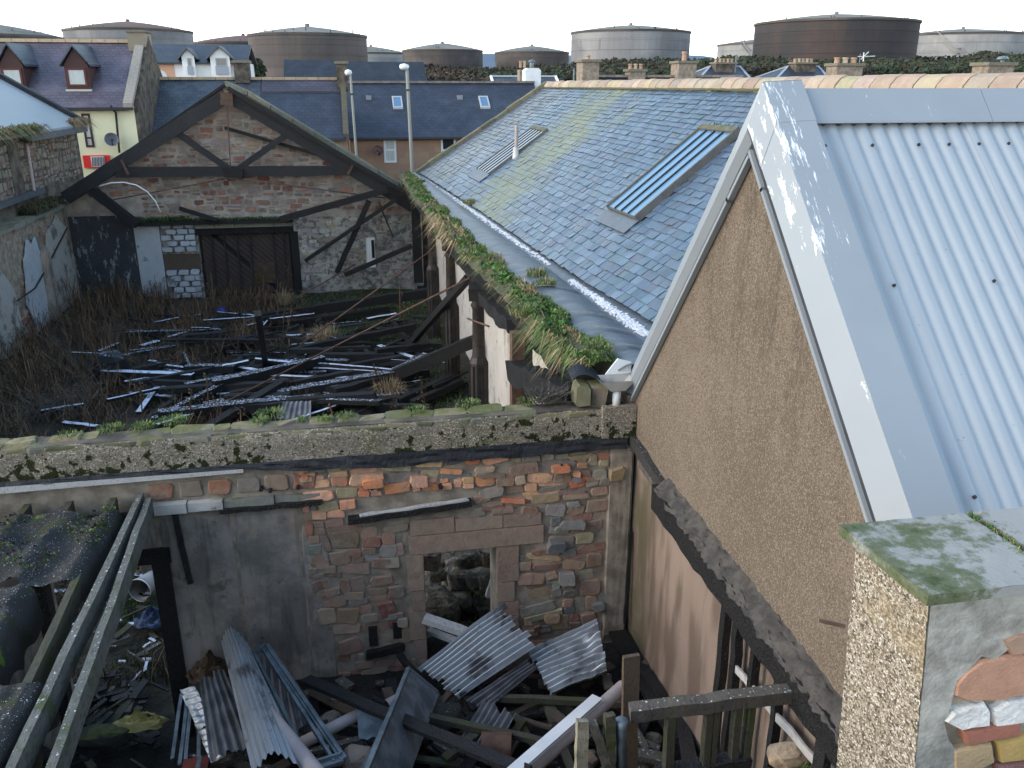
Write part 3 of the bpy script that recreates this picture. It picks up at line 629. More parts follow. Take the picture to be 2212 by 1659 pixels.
# flat dark roofs
for ul, ur, vt, vb, Y5, lab in ((613,728,129,175,66,'plain dark blue roof below the rust brown tank'),(726,928,133,180,64,'longer plain dark blue roof behind the cottage ridge')):
    a, b = onY(ul,vt,Y5+4), onY(ur,vb,Y5); h = thing('dark_roofed_house', lab, 'house'); gable_roof(h, a.x, b.x, Y5, Y5+4, 6.0, a.z, MAT['roof_dark']); pbox('wall', h, MAT['mortar_dark'], a.x+.2, b.x-.2, Y5+.3, Y5+7.7, 0, 5.86)
# houses past the slate ridge
Hb = thing('terraced_house', 'long low slate roof with a grey chimney just beyond the tan ridge', 'house')
a, b = onY(1291,166,44), onY(1640,172,44); gable_roof(Hb, a.x, b.x, 41, 44, a.z-2.2, a.z, MAT['roof_navy'])
for k in range(18): pbox('ridge_tile', Hb, MAT['tile'], a.x+k*.43, a.x+k*.43+.41, 43.87, 44.13, a.z-.02, a.z+.1, col=(.27,.21,.18) if k % 2 else (.32,.25,.2))
pbox('wall', Hb, MAT['ashlar'], a.x, b.x, 41.2, 47, 0, a.z-2.4)
chimney(Hb, 1361, 1394, 149, 172, 43.6, .8, 0, 3, zb=a.z-.4); chimney(Hb, 1259, 1293, 128, 185, 43.2, 1.2, 0, 1, zb=4, ph=.2)
p = onY(1375,142,44); pbox('ridge_block', Hb, MAT['mortar_dark'], onY(1267*1.0+20,160,45).x, onY(1322,160,45).x, 45, 45.6, onY(1300,166,45).z, onY(1300,156,45).z)
chimney(Hb, 1467, 1503, 131, 172, 43.4, 1.1, 0, 1, zb=a.z-.5, ph=.45)
for ul, ur, cu0, cu1, lab in ((1500,1635,1548,1590,'hipped slate roof with pale lead hips, left of its pair'),(1668,1805,1720,1762,'hipped slate roof with pale lead hips, nearer the aerial chimney')):
    Yh = 60; a, b, tl, tr = onY(ul,163,Yh), onY(ur,163,Yh), onY(ul+35,143,Yh+3), onY(ur-38,143,Yh+3)
    h = thing('hipped_house', lab, 'house'); z0, z1 = a.z-.6, tl.z
    V = [(a.x,Yh,z0),(b.x,Yh,z0),(b.x,Yh+6,z0),(a.x,Yh+6,z0),(tl.x,Yh+3,z1),(tr.x,Yh+3,z1)]
    part('roof', h, MAT['roof_navy'], lambda m: m.add(V, [(0,1,5,4),(1,2,5),(2,3,4,5),(3,0,4),(0,3,2,1)]))
    part('lead_hips', h, MAT['paint'], lambda m: [m.bar(V[i], V[j], .16, .1, col=PAL['lead']) for i, j in ((0,4),(1,5),(2,5),(3,4),(4,5))])
    pbox('wall', h, MAT['ashlar'], a.x+.3, b.x-.3, Yh+.3, Yh+5.7, 0, z0)
    chimney(h, cu0, cu1, 134, 150, Yh+2, 1.0, 0, 5, 'mortar_dark', zb=z0)
S = thing('stone_chimney', 'mossy stone chimney with three pots beside the television aerial', 'chimney'); chimney(S, 1811, 1861, 136, 172, 38, 1.0, 0, 3, name='stack', zb=4)
A = thing('television_aerial', 'pale television aerial on a short mast by the stone chimney', 'aerial'); p = onY(1858,122,38.3); q = onY(1890,122,38.3)
part('mast', A, MAT['galv'], lambda m: m.tube([(p.x,38.3,p.z-1.0),(p.x,38.3,p.z+.12)], .018, 6))
part('boom', A, MAT['whitemetal'], lambda m: (m.bar((p.x-.1,38.3,p.z),(q.x,38.3,p.z+.02),.03,.03), m.bar((p.x+.1,38.2,p.z+.16),(p.x+.18,38.3,p.z-.2),.05,.05), m.bar((p.x+.05,38.3,p.z-.12),(p.x+.4,38.3,p.z+.2),.03,.03)))
S = thing('stone_chimney', 'low stone chimney with a blue grey cowl at the far right beyond the ridge', 'chimney'); o = chimney(S, 2138, 2186, 134, 175, 30, .9, 0, 0, name='stack', zb=4)
p = onY(2166,128,30.4); part('cowl', S, MAT['galv'], lambda m: (m.lathe([(.08,p.z-.25),(.08,p.z+.05)], p.x, 30.4, 8), m.lathe([(.22,p.z),(.16,p.z+.09),(.01,p.z+.12)], p.x, 30.4, 10)))
S = thing('stone_chimney', 'orange topped chimney half hidden behind the white chimney', 'chimney'); o = chimney(S, 1123, 1140, 146, 185, 56, .8, 0, 0, name='stack', zb=4, cap=False); pots(o, onY(1123,146,56).x, onY(1140,146,56).x, 56.4, onY(1130,146,56).z, 2, .4)
hL = thing('grey_roofed_house', 'grey roof with white edges just left of the white chimney', 'house'); a, b = onY(1062,166,60), onY(1200,175,60)
gable_roof(hL, a.x, b.x, 57, 60, a.z-1.5, a.z, MAT['roof_grey']); part('verge', hL, MAT['paint'], lambda m: (m.bar((a.x-.05,57,a.z-1.45),(a.x-.05,60,a.z+.05),.15,.12,col=PAL['white']), m.bar((a.x,60,a.z+.05),(b.x,60,a.z+.05),.15,.1,col=(.45,.47,.5)), m.bar((b.x,57,a.z-1.45),(b.x,60,a.z+.05),.15,.12,col=PAL['white'])))
pbox('wall', hL, MAT['paint'], a.x+.2, b.x-.2, 57.2, 62.8, 0, a.z-1.6, col=PAL['white'])
for uu, v0, lab in ((1240,147,'thin pole standing against the scrub left of the stone chimney'),(1591,118,'thin pole standing above the left hipped roof')):
    p = onY(uu, v0, 62); o = part('pole', None, MAT['galv'], lambda m: m.tube([(p.x,62,0),(p.x,62,p.z)], .06, 6)); tag(o, lab, 'pole', 'thin poles by the scrub')
# street lamps
for uu, ub, vh, Y6, lab in ((757,758,162,37,'shorter lamp post with a small white globe, left of its pair'),(879,888,150,34,'taller lamp post with a white globe head in front of the cottage')):
    t = thing('street_lamp', lab, 'lamp post', 'street lamps in front of the cottages'); p = onY(uu, vh, Y6); k = 1 if Y6 < 36 else .8
    part('post', t, MAT['paint'], lambda m: m.tube([(p.x+.12,Y6,-.06),(p.x+.10,Y6,2.2),(p.x+.09,Y6,2.3),(p.x,Y6,p.z)], [.11*k,.10*k,.075*k,.06*k], 10, (.30,.30,.27)))
    part('collar', t, MAT['iron'], lambda m: m.tube([(p.x,Y6,p.z-.75),(p.x,Y6,p.z-.69)], .085, 10))
    part('globe', t, MAT['whitemetal'], lambda m: m.lathe([(.05,p.z-.02),(.13*k,p.z),(.185*k,p.z+.08),(.15*k,p.z+.17),(.02,p.z+.21)], p.x-.10*k, Y6, 14, (1,1,1)), True)
# ------------------------------------------------------------------ rubble masonry
def stone_block(O, ux, uz, n, a, b, w_, h_, dep, rr, tilt=.05, sink=.012):
    # one irregular stone: a bevelled, jittered block whose face stands proud of the mortar
    vs = []; k = 9; ang = rr.uniform(-tilt, tilt); ca, sa = math.cos(ang), math.sin(ang); ex = rr.uniform(.12, .5)
    base = []
    for i in range(k):
        t = 2*PI*(i+.5)/k; c_, s_ = math.cos(t), math.sin(t)
        x = math.copysign(abs(c_)**ex, c_)*w_/2*rr.uniform(.80, 1.02); y = math.copysign(abs(s_)**ex, s_)*h_/2*rr.uniform(.78, 1.02)
        base.append((x*ca-y*sa, x*sa+y*ca))
    nx, ny = rr.uniform(-.25, .25)*dep, rr.uniform(-.25, .25)*dep
    bev = min(w_, h_)*.08
    for sc, d in ((1, -sink), (.985, dep*.55), (None, dep)):
        for x, y in base:
            if sc is None: L = math.hypot(x, y) or 1; q = max(.4, 1-bev/L); xx, yy, dd = x*q, y*q, dep+nx*x/w_*2+ny*y/h_*2
            else: xx, yy, dd = x*sc, y*sc, d
            vs.append(O+ux*(a+xx)+uz*(b+yy)+n*dd)
    fs = [(j*k+i, j*k+(i+1) % k, (j+1)*k+(i+1) % k, (j+1)*k+i) for j in range(2) for i in range(k)]+[tuple(range(2*k, 3*k))]
    return vs, fs
def rubble(parent, O, ux, uz, n, inside, a0, a1, b0, b1, rows, wid, dep, colfn, seed, mat, cap=300, gap=.014, name='stone', split=.25, wob=.04, tilt=.05):
    rr = random.Random(seed); O = Vector(O); ux = Vector(ux); uz = Vector(uz); n = Vector(n); L = []
    b = b0; row = 0
    while b < b1:
        h = rr.uniform(*rows); a = a0-rr.uniform(0, wid[0]); ph = rr.uniform(0, 9)
        while a < a1:
            w_ = rr.uniform(*wid)*(1 if rr.random() > .2 else .6); off = wob*math.sin(a*1.7+ph)+rr.uniform(-.3, .3)*wob
            cells = [(a+w_/2, b+h/2+off, w_, h)]
            if rr.random() < split and h > rows[0]*1.1:
                q = rr.uniform(.35, .65); cells = [(a+w_/2, b+h*q/2+off, w_, h*q), (a+w_*.35 if rr.random()<.5 else a+w_/2, b+h*q+h*(1-q)/2+off, w_*(.7 if rr.random()<.5 else 1), h*(1-q))]
            for (ca, cb, cw, ch_) in cells:
                for sx, sw in ((0, 1), (-.25, .5), (.25, .5), (0, .4)):
                    x_, w2 = ca+sx*cw, cw*sw
                    if inside(x_-w2*.42, cb) and inside(x_+w2*.42, cb) and inside(x_, cb+ch_*.36) and inside(x_, cb-ch_*.36):
                        d = rr.uniform(*dep); L.append((x_, cb, max(.03, w2-gap), max(.03, ch_-gap), d, colfn(x_, cb, rr)))
                        if sx == 0: break
            a += w_
        b += h; row += 1
    key = lambda s: -(s[2]*s[3])
    L.sort(key=key); rest = MB()
    for i, (ca, cb, cw, ch_, d, col) in enumerate(L):
        vs, fs = stone_block(O, ux, uz, n, ca, cb, cw, ch_, d, rr, tilt)
        if i < cap:
            m = MB(); m.add(vs, fs, col); m.build(name, mat, parent)
        else: rest.add(vs, fs, col)
    if rest.v: tag(rest.build('small_'+name+'s', mat, parent), kind='stuff')
    return len(L)
def pick(rr, pal, j=.15):
    c = rr.choice(pal); k = rr.uniform(1-j, 1+j); return tuple(x*k*rr.uniform(.94, 1.06) for x in c)
X_, Y_, Z_ = Vector((1,0,0)), Vector((0,1,0)), Vector((0,0,1))

# ------------------------------------------------------------------ hall floor
def hall_z(x, y):
    return .10*mnoise.noise(Vector((x*.5, y*.5, 0)))+.06*mnoise.noise(Vector((x*1.7, y*1.7, 4)))+.05+.25*max(0, 1-abs(x+9)/2.5)
m = MB(); m.grid(lambda a, b: (lerp(-9.6, 3.1, a), lerp(9.0, 31.9, b), hall_z(lerp(-9.6,3.1,a), lerp(9.0,31.9,b))), 60, 90)
tag(m.build('hall_floor', MAT['hallsoil'], smooth=True), kind='structure')

# ------------------------------------------------------------------ far gable of the burnt hall
GY = 31.5
G = thing('gable_wall', 'ruined red rubble gable wall with a boarded door at the far end of the burnt hall', 'wall')
AX = -3.70
def gtop(x): return 7.22-(7.22-3.45)*abs(x-AX)/(5.95)
part('upper_wall', G, MAT['mortar_far'], lambda m: m.prism([(-9.3,GY,2.78),(2.3,GY,2.78),(2.3,GY,gtop(2.3)),(AX,GY,7.22),(-9.3,GY,gtop(-9.3))], (0,.5,0)))
part('lower_wall', G, MAT['dirtylime'], lambda m: (m.box(-2.05,.50,GY-.04,GY+.45,-.1,2.775), m.box(.82,2.3,GY-.04,GY+.45,-.1,2.775), m.box(.5,.82,GY-.04,GY+.45,-.1,.9), m.box(.5,.82,GY-.04,GY+.45,2.0,2.775)))
o = pbox('slit_window', G, MAT['whitemetal'], .5, .82, GY-.02, GY+.02, .9, 2.0); pbox('glazing_bar', o, MAT['char'], .70, .80, GY-.05, GY-.02, 1.25, 1.9)  # white panel stands in for daylight through the open slit
part('blackened_panel', G, MAT['black_wall'], lambda m: m.box(-9.35,-7.32,GY-.10,GY+.4,-.1,3.0))
part('painted_pier', G, MAT['whiteblock'], lambda m: m.box(-7.32,-6.5,GY-.08,GY+.4,-.1,2.68))
pale = [(.29,.225,.18),(.32,.235,.175),(.21,.155,.13),(.26,.19,.155)]; red = [(.19,.085,.065),(.22,.105,.078),(.17,.085,.07),(.24,.135,.095)]; grey = [(.17,.155,.145),(.21,.19,.175)]
def gcol(a, b, rr):
    r = rr.random(); return pick(rr, red if r < .32+(.12 if b < 5 else -.12) else pale if r < .85 else grey)
ng = rubble(G, (0,GY,0), X_, Z_, -Y_, lambda x, z: z > 2.9 and z < gtop(x)-.28 and -8.95 < x < 2.1 and not (x < -7.0 and z < 3.6), -9, 2.2, 2.85, 7.0, (.15,.27), (.24,.62), (.008,.03), gcol, 21, MAT['stone'], 300, .05, wob=.06, tilt=.09)
rubble(G, (0,GY-.04,0), X_, Z_, -Y_, lambda x, z: -1.95 < x < 2.2 and .5 < z < 2.7 and not (.42 < x < .9) and mnoise.noise(Vector((x*.9, z*.9, 3))) > -.3, -2, 2.25, .5, 2.7, (.14,.24), (.2,.5), (.01,.03), lambda a,b,rr: pick(rr, [(.36,.34,.31),(.28,.26,.23),(.22,.19,.165),(.42,.40,.37)]), 22, MAT['stone'], 90, .03, name='limewashed_stone')
# white painted blocks round the blocked window
rr = random.Random(5)
for zr_ in range(13):
    z0 = .05+zr_*.205; 
    for k in range(3):
        x0 = -6.48+k*.40+(.15 if zr_ % 2 else 0)+rr.uniform(-.03,.03); x1 = min(x0+.392, -5.32)
        if x1-x0 < .1 or (1.0 < z0 < 1.55): continue
        m = MB(); vs, fs = stone_block(Vector((0,GY,0)), X_, Z_, -Y_, (x0+x1)/2, z0+.1, x1-x0, .202, .08+rr.uniform(0,.03), rr, .03); m.add(vs, fs); m.build('painted_block', MAT['whiteblock'], G)
pbox('blocked_window', G, MAT['brownwood'], -6.5, -5.3, GY+.02, GY+.1, .98, 1.6)
pbox('block_backing', G, MAT['dirtylime'], -6.5, -5.28, GY+.1, GY+.42, -.1, 2.68)
# boarded door with slanting planks
D_ = part('boarded_door', G, MAT['char'], lambda m: m.box(-5.26,-2.08,GY+.12,GY+.2,-.1,2.45))
rr = random.Random(9)
for k in range(26):
    c0 = -7.6+k*.20; pts = []
    # plank strip slanting down to the right, clipped to the doorway
    def clip(poly, f):
        out = []
        for i in range(len(poly)):
            p, q = poly[i], poly[(i+1) % len(poly)]; fp, fq = f(p), f(q)
            if fp >= 0: out.append(p)
            if fp*fq < 0: t = fp/(fp-fq); out.append((lerp(p[0],q[0],t), lerp(p[1],q[1],t)))
        return out
    poly = [(c0,2.6),(c0+.185,2.6),(c0+.185+3.0,-.4),(c0+3.0,-.4)]
    for f in (lambda p: p[0]+5.16, lambda p: -2.18-p[0], lambda p: 2.3-p[1], lambda p: p[1]-.1):
        poly = clip(poly, f) if len(poly) > 2 else poly
    hole = any(-3.75 < sum(p[0] for p in poly)/max(1,len(poly)) < -3.55 for _ in (0,))
    if len(poly) > 2 and not hole:
        y = GY+.085-rr.uniform(0, .03); m = MB(); m.prism([(p[0], y, p[1]) for p in poly], (0,.035,0)); m.build('plank', MAT['doorwood'], D_)
pbox('inner_board', D_, simple('ochre_board', (.045,.03,.014), (.085,.055,.022), 3), -3.6, -2.75, GY+.065, GY+.08, .45, 1.2)
for x in (-4.85,-4.42,-3.98,-3.55,-2.75,-2.4): part('upright', D_, MAT['char_grey'], lambda m: m.bar((x,GY-.02,.05),(x+.03,GY-.02,2.45),.055,.05,(0,1,0),4,.006))
pbox('door_head', G, MAT['char'], -5.3, -2.0, GY-.12, GY+.1, 2.28, 2.48); 
for k in range(5): pbox('lintel_block', G, MAT['mossstone'], -5.3+k*.66, -5.3+k*.66+.645, GY-.16, GY+.2, 2.5, 2.63, col=(.22,.21,.17))
pbox('door_jamb', G, MAT['char'], -2.12, -1.86, GY-.1, GY+.1, -.1, 2.3)
part('ledge', G, MAT['char'], lambda m: m.box(-7.3,-2.0,GY-.34,GY,2.66,2.78))
# coping on the right slope, charred edge on the left slope
for k in range(9):
    t0, t1 = k/9, (k+.97)/9; x0, x1 = lerp(AX-.1, 2.5, t0), lerp(AX-.1, 2.5, t1)
    m = MB(); m.prism([(x0,GY-.22,gtop(x0)+.02),(x1,GY-.22,gtop(x1)+.02),(x1,GY-.22,gtop(x1)+.17),(x0,GY-.22,gtop(x0)+.17)], (0,.85,0), pick(rr, [(.16,.15,.12),(.21,.19,.15)])); m.build('coping_stone', MAT['mossstone'], G)
part('left_coping', G, MAT['char'], lambda m: m.prism([(-9.5,GY-.2,gtop(-9.5)+.02),(AX-.1,GY-.2,gtop(AX-.1)+.02),(AX-.1,GY-.2,gtop(AX-.1)+.12),(-9.5,GY-.2,gtop(-9.5)+.12)], (0,.7,0)))

# ------------------------------------------------------------------ roof truss
TY = 31.05
T = thing('roof_truss', 'charred timber roof truss still standing in front of the far gable', 'roof truss')
def P(u, v, Y=TY): return onY(u, v, Y)
part('rafter', T, MAT['char_grey'], lambda m: m.bar(P(490,206), P(140,428), .42, .2, (0,1,0), 10, .012))
part('rafter', T, MAT['char_grey'], lambda m: m.bar(P(490,206), P(893,447), .40, .2, (0,1,0), 10, .012))
part('purlin_edge', T, MAT['char'], lambda m: m.bar(P(492,190,TY-.25), P(880,420,TY-.25), .14, .13, (0,1,0), 10, .01))
part('tie_beam', T, MAT['char_grey'], lambda m: m.bar(P(250,372), P(785,368), .32, .18, (0,1,0), 8, .008))
part('strut', T, MAT['char_grey'], lambda m: m.bar(P(383,288), P(492,363), .20, .14, (0,1,0), 5, .006))
part('strut', T, MAT['char_grey'], lambda m: m.bar(P(632,282), P(518,363), .20, .14, (0,1,0), 5, .006))
part('king_rod', T, MAT['rust'], lambda m: m.tube([P(490,222,TY-.12), P(498,362,TY-.12)], .02, 6))
part('apex_plate', T, MAT['rust'], lambda m: m.bar(P(489,200,TY-.14), P(490,228,TY-.14), .40, .04, (0,1,0)))
part('heel_strap', T, MAT['rust'], lambda m: (m.bar(P(262,345,TY-.16), P(278,378,TY-.16), .08, .05, (0,1,0)), m.bar(P(765,350,TY-.16), P(752,376,TY-.16), .08, .05, (0,1,0))))
part('tie_joint', T, MAT['char'], lambda m: m.bar(P(505,362,TY-.02), P(505,384,TY-.02), .62, .3, (0,1,0)))

# ------------------------------------------------------------------ left wall of the hall
LW = thing('boundary_wall', 'left hall wall of red rubble under peeling white plaster', 'wall')
part('core', LW, MAT['mortar'], lambda m: m.box(-9.85,-9.4,9.1,31.4,-.1,3.35))
def lin(y, z): return mnoise.noise(Vector((y*.45, z*.6, 9)))
rubble(LW, (-9.4,0,0), Y_, Z_, X_, lambda y, z: .1 < z < 3.2 and 16 < y < 31.3 and lin(y, z) < .30, 16, 31.4, .1, 3.3, (.16,.27), (.26,.6), (.02,.05), lambda a,b,rr: pick(rr, red+pale[:2]+grey), 31, MAT['stone'], 150, .03)
def patch(name, parent, mat, cy, cz, ry, rz, seed, off=.03):
    r2 = random.Random(seed); n = 18; pts = [( -9.4+off, cy+ry*math.cos(2*PI*i/n)*r2.uniform(.75,1.1), max(.02, cz+rz*math.sin(2*PI*i/n)*r2.uniform(.8,1.1))) for i in range(n)]
    part(name, parent, mat, lambda m: m.prism(pts, (off,0,0)))
patch('plaster_patch', LW, MAT['whiteblock'], 27.4, 1.2, 1.0, 1.9, 1, .05); patch('plaster_patch', LW, MAT['left_plaster'], 30.0, 1.6, 1.3, 1.7, 2, .04); patch('plaster_patch', LW, MAT['left_plaster'], 24.6, 1.2, 1.3, 1.3, 3, .04); patch('plaster_patch', LW, MAT['left_plaster'], 21, 1.5, 1.6, 1.5, 4, .04)
part('buttress', LW, MAT['render_grey'], lambda m: m.prism([(-9.4,27.9,0),(-9.4,28.7,0),(-9.4,28.6,2.2),(-9.4,28.3,2.6),(-9.4,28.0,2.2)], (.22,0,0)))
for k in range(26): pbox('coping_stone', LW, MAT['mossstone'], -9.95, -9.28, 9.2+k*.86, 9.2+k*.86+.84, 3.35+.02*math.sin(k*2.1), 3.47+.03*math.sin(k*1.3), col=pick(rr, [(.17,.16,.14),(.22,.20,.17)]))
cab = part('cable', None, MAT['iron'], lambda m: m.tube([(-9.3,31,2.7),(-9.28,29.5,2.25),(-9.28,28.4,1.9),(-9.25,27.0,1.55),(-9.3,25.6,1.5)], .025, 6)); tag(cab, 'black cable sagging along the left hall wall', 'cable')
# neighbour building above it
NB_ = thing('neighbour_building', 'stone outbuilding with pale metal roof over the left hall wall', 'building')
part('wall', NB_, MAT['mortar_dark'], lambda m: m.box(-14,-9.9,20,36.0,-.06,5.78))
rubble(NB_, (-9.9,0,0), Y_, Z_, X_, lambda y, z: 3.9 < z < 5.7 and 24 < y < 35.8, 24, 35.9, 3.8, 5.7, (.16,.3), (.25,.55), (.008,.03), lambda a,b,rr: pick(rr, [(.20,.175,.15),(.16,.145,.13),(.24,.20,.165),(.20,.13,.105)]), 33, MAT['stone'], 120, .03)
sl = .62
part('roof', NB_, MAT['trim'], lambda m: m.prism([(-9.6,20,5.72),(-9.6,36.2,5.72),(-14.2,36.2,5.72+4.6*sl),(-14.2,20,5.72+4.6*sl)], (0,0,.1)))
part('verge', NB_, MAT['bitumen'], lambda m: m.bar((-9.5,36.1,5.84),(-14.2,36.1,5.84+4.7*sl), .35, .16))
part('eave_trim', NB_, MAT['lead'], lambda m: m.box(-9.66,-9.52,29.8,36.1,5.55,5.76))
part('roof_window', NB_, MAT['skyglass'], lambda m: m.prism([(-11.0,30.4,5.9+1.4*sl),(-11.0,31.4,5.9+1.4*sl),(-12.4,31.4,5.9+2.8*sl),(-12.4,30.4,5.9+2.8*sl)], (0,0,.06)))
part('ledge_gutter', NB_, MAT['lead'], lambda m: m.bar((-9.75,20,3.95),(-9.75,30.6,3.98),.2,.14))
part('downpipe', NB_, MAT['pvc'], lambda m: m.tube([onX(58,312,-9.8), onX(74,412,-9.8)], .05, 8))
part('recess', NB_, MAT['mortar_dark'], lambda m: m.box(-9.895,-9.86,28.6,29.5,4.0,5.7))

# ------------------------------------------------------------------ slate roofed building
def interp(tab, y):
    tab = sorted(tab)
    if y <= tab[0][0]: (y0,x0),(y1,x1) = tab[0], tab[1]
    elif y >= tab[-1][0]: (y0,x0),(y1,x1) = tab[-2], tab[-1]
    else:
        for (y0,x0),(y1,x1) in zip(tab[:-1], tab[1:]):
            if y0 <= y <= y1: break
    return lerp(x0, x1, (y-y0)/(y1-y0))
ET = [(32.2,2.57),(21.7,3.25),(15.9,3.52),(13.3,3.66),(10.75,3.89),(8,4.15)]
FT = [(32.2,2.49),(23.06,2.95),(18.1,3.2),(14.9,3.38),(12.1,3.48),(10.3,3.54),(8.9,3.55)]
GT = [(31.5,2.22),(24.3,2.26),(19.2,2.37),(15.8,2.46),(13,2.64),(10.5,2.74),(8.87,2.85)]
RX, RZ = 7.33, 7.22
def rp(y, t, h=0):
    xe = interp(ET, y); d = Vector((RX-xe, 0, RZ-4.2)).normalized(); n = Vector((-d.z, 0, d.x))
    sag = -.045*math.sin(PI*min(1,max(0,t)))*(1+.6*math.sin(y*.9))
    return Vector((lerp(xe, RX, t), y, lerp(4.2, RZ, t)))+n*(h+sag*.6)
S = thing('slate_building', 'slate roofed building with tan ridge tiles, skylights and a grassy gutter', 'building')
part('sarking', S, MAT['slate_under'], lambda m: m.grid(lambda a, b: rp(lerp(8.3,32.1,a), lerp(-.01,1,b), -.03), 40, 12))
part('far_gable', S, MAT['mortar_dark'], lambda m: m.prism([(2.6,31.9,0),(12,31.9,0),(12,31.9,4.2),(RX,31.9,RZ-.02),(2.6,31.9,4.2)], (0,.25,0)))
part('back_slope', S, MAT['roof_navy'], lambda m: m.prism([(RX,8.3,RZ),(12,8.3,4.2),(12,32.1,4.2),(RX,32.1,RZ)], (0,0,-.05)))
part('back_wall', S, MAT['mortar_dark'], lambda m: m.box(11.7,11.95,8.3,31.9,0,4.2))
rs = random.Random(3); NC = 33; slates = []
SKY = [(13.75,15.15,.285,.725),(24.5,26.1,.20,.575)]
tc = [0]
for k in range(NC): tc.append(tc[-1]+lerp(1.3, .85, k/NC))
tc = [t/tc[-1] for t in tc]
spal = [(.052,.080,.115),(.064,.094,.132),(.045,.070,.103),(.056,.078,.108),(.072,.105,.144),(.058,.071,.094),(.050,.077,.104)]
for k in range(NC):
    y = 8.35+rs.uniform(0,.2); t0, t1 = tc[k], tc[k+1]
    while y < 32.0:
        w_ = rs.uniform(.14, .29); yc = y+w_/2; tm = (t0+t1)/2
        if not any(a-.03 < yc < b+.03 and c-.012 < tm < d+.012 for a, b, c, d in SKY):
            slates.append((yc, t0, t1, w_, pick(rs, spal, .12)))
        y += w_
def slate_mesh(mb, yc, t0, t1, w_, col, rr):
    g = .004; lift = rr.uniform(.014, .030); top = min(1.0, t1+(t1-t0)*.35); sk = rr.uniform(-.012, .012); dt = (t1-t0)*rr.uniform(-.10, .06)
    b0, b1 = rp(yc-w_/2+g, t0+dt, lift+rr.uniform(-.006,.008)), rp(yc+w_/2-g, t0+dt+rr.uniform(-.04,.04)*(t1-t0), lift+rr.uniform(-.006,.008))
    u0, u1 = rp(yc-w_/2+g+sk, top, .004), rp(yc+w_/2-g+sk, top, .004)
    d0 = Vector((.006,0,-.011)); mb.add([b0,b1,u1,u0,b0+d0,b1+d0,u1+d0,u0+d0], [(0,3,2,1),(4,5,6,7),(0,1,5,4),(1,2,6,5),(2,3,7,6),(3,0,4,7)], col)
def area(s):
    u, v, dp = proj(rp(s[0], (s[1]+s[2])/2)); 
    vis = -20 < u < 2230 and v > 0 and not (u > 1650 and v > 195) and not (u > 1375 and v > 800-(u-1365)*2.1 and u < 1660)
    return s[3]*(s[2]-s[1])/dp**2 if vis else 0
slates.sort(key=area, reverse=True); rest = MB()
for i, s_ in enumerate(slates):
    if i < 300: m = MB(); slate_mesh(m, *s_, rs); m.build('slate', MAT['slate'], S)
    else: slate_mesh(rest, *s_, rs)
tag(rest.build('smaller_slates', MAT['slate'], S), kind='stuff')
y = 8.2; tp = [(.38,.295,.22),(.35,.27,.20),(.40,.32,.235),(.34,.27,.215),(.37,.30,.235),(.39,.32,.215)]
while y < 32.1:
    w_ = rs.uniform(.42,.50); zj = RZ+rs.uniform(-.012,.012)
    def f(m):
        prof = [(-.20,-.13),(-.17,-.02),(-.09,.075),(0,.115),(.09,.075),(.17,-.02),(.20,-.13)]
        e = .012
        m.prism([(RX+a*1.0, y+e, zj+b) for a, b in prof], (0, w_-e*2, 0), pick(rs, tp, .12))
    part('ridge_tile', S, MAT['tile'], f); y += w_
part('ridge_bedding', S, MAT['mossstone'], lambda m: m.grid(lambda a, b: Vector((RX-.24+.10*b, lerp(8.2,32,a), RZ-.115+.07*b+.012*mnoise.noise(Vector((a*60,b,0))))), 160, 1, (.12,.115,.07)))
for k in range(10):
    t0, t1 = -.02+k*.102, -.02+(k+.97)*.102
    def f(m):
        a, b, c, d = rp(31.95,t0,-.04), rp(31.95,t1,-.04), rp(32.3,t1,-.04), rp(32.3,t0,-.04); n = Vector((-.5,0,.85))*rs.uniform(.15,.19)
        m.add([a,b,c,d,a+n,b+n,c+n,d+n], [(4,5,6,7),(0,1,5,4),(1,2,6,5),(2,3,7,6),(3,0,4,7)], pick(rs, [(.17,.16,.12),(.21,.19,.14),(.13,.125,.10)]))
    part('skew_stone', S, MAT['mossstone'], f)
# skylights
def skylight(y0, y1, t0, t1, npane, h, pm):
    fr = MB(); w_ = .045; dt = .012
    def slab(m, ya, yb, ta, tb, h0, h1, col):
        vs = [rp(yy, tt, hh) for hh in (h0, h1) for yy, tt in ((ya,ta),(yb,ta),(yb,tb),(ya,tb))]
        m.add(vs, [(0,3,2,1),(4,5,6,7),(0,1,5,4),(1,2,6,5),(2,3,7,6),(3,0,4,7)], col)
    grey_ = (.15,.145,.14)
    slab(fr, y0-w_, y0, t0, t1, 0, h+.02, grey_); slab(fr, y1, y1+w_, t0, t1, 0, h+.02, grey_); slab(fr, y0-w_, y1+w_, t1, t1+dt*2, 0, h+.03, grey_); slab(fr, y0, y1, t0, t0+dt, 0, h-.03, (.10,.10,.105))
    o = fr.build('skylight', MAT['mossstone'], S)
    for k in range(npane):
        a, b = lerp(y0, y1, k/npane)+.02, lerp(y0, y1, (k+1)/npane)-.02
        m = MB(); slab(m, a, b, t0+.006, t1, h-.025, h-.01, (1,1,1)); m.build('pane', pm, o)
        if k: m = MB(); slab(m, a-.04, a, t0+.006, t1, h-.03, h+.012, (1,1,1)); m.build('glazing_bar', MAT['bitumen'], o)
    m = MB(); slab(m, y0-.1, y1+.1, t0-.065, t0+.004, .03, .045, (1,1,1)); m.build('lead_apron', MAT['lead'], o)
    return o
skylight(*SKY[0], 4, .11, MAT['skyglass']); skylight(*SKY[1], 5, .06, MAT['metalroof'])
p = rp(24.35, .37, 0)
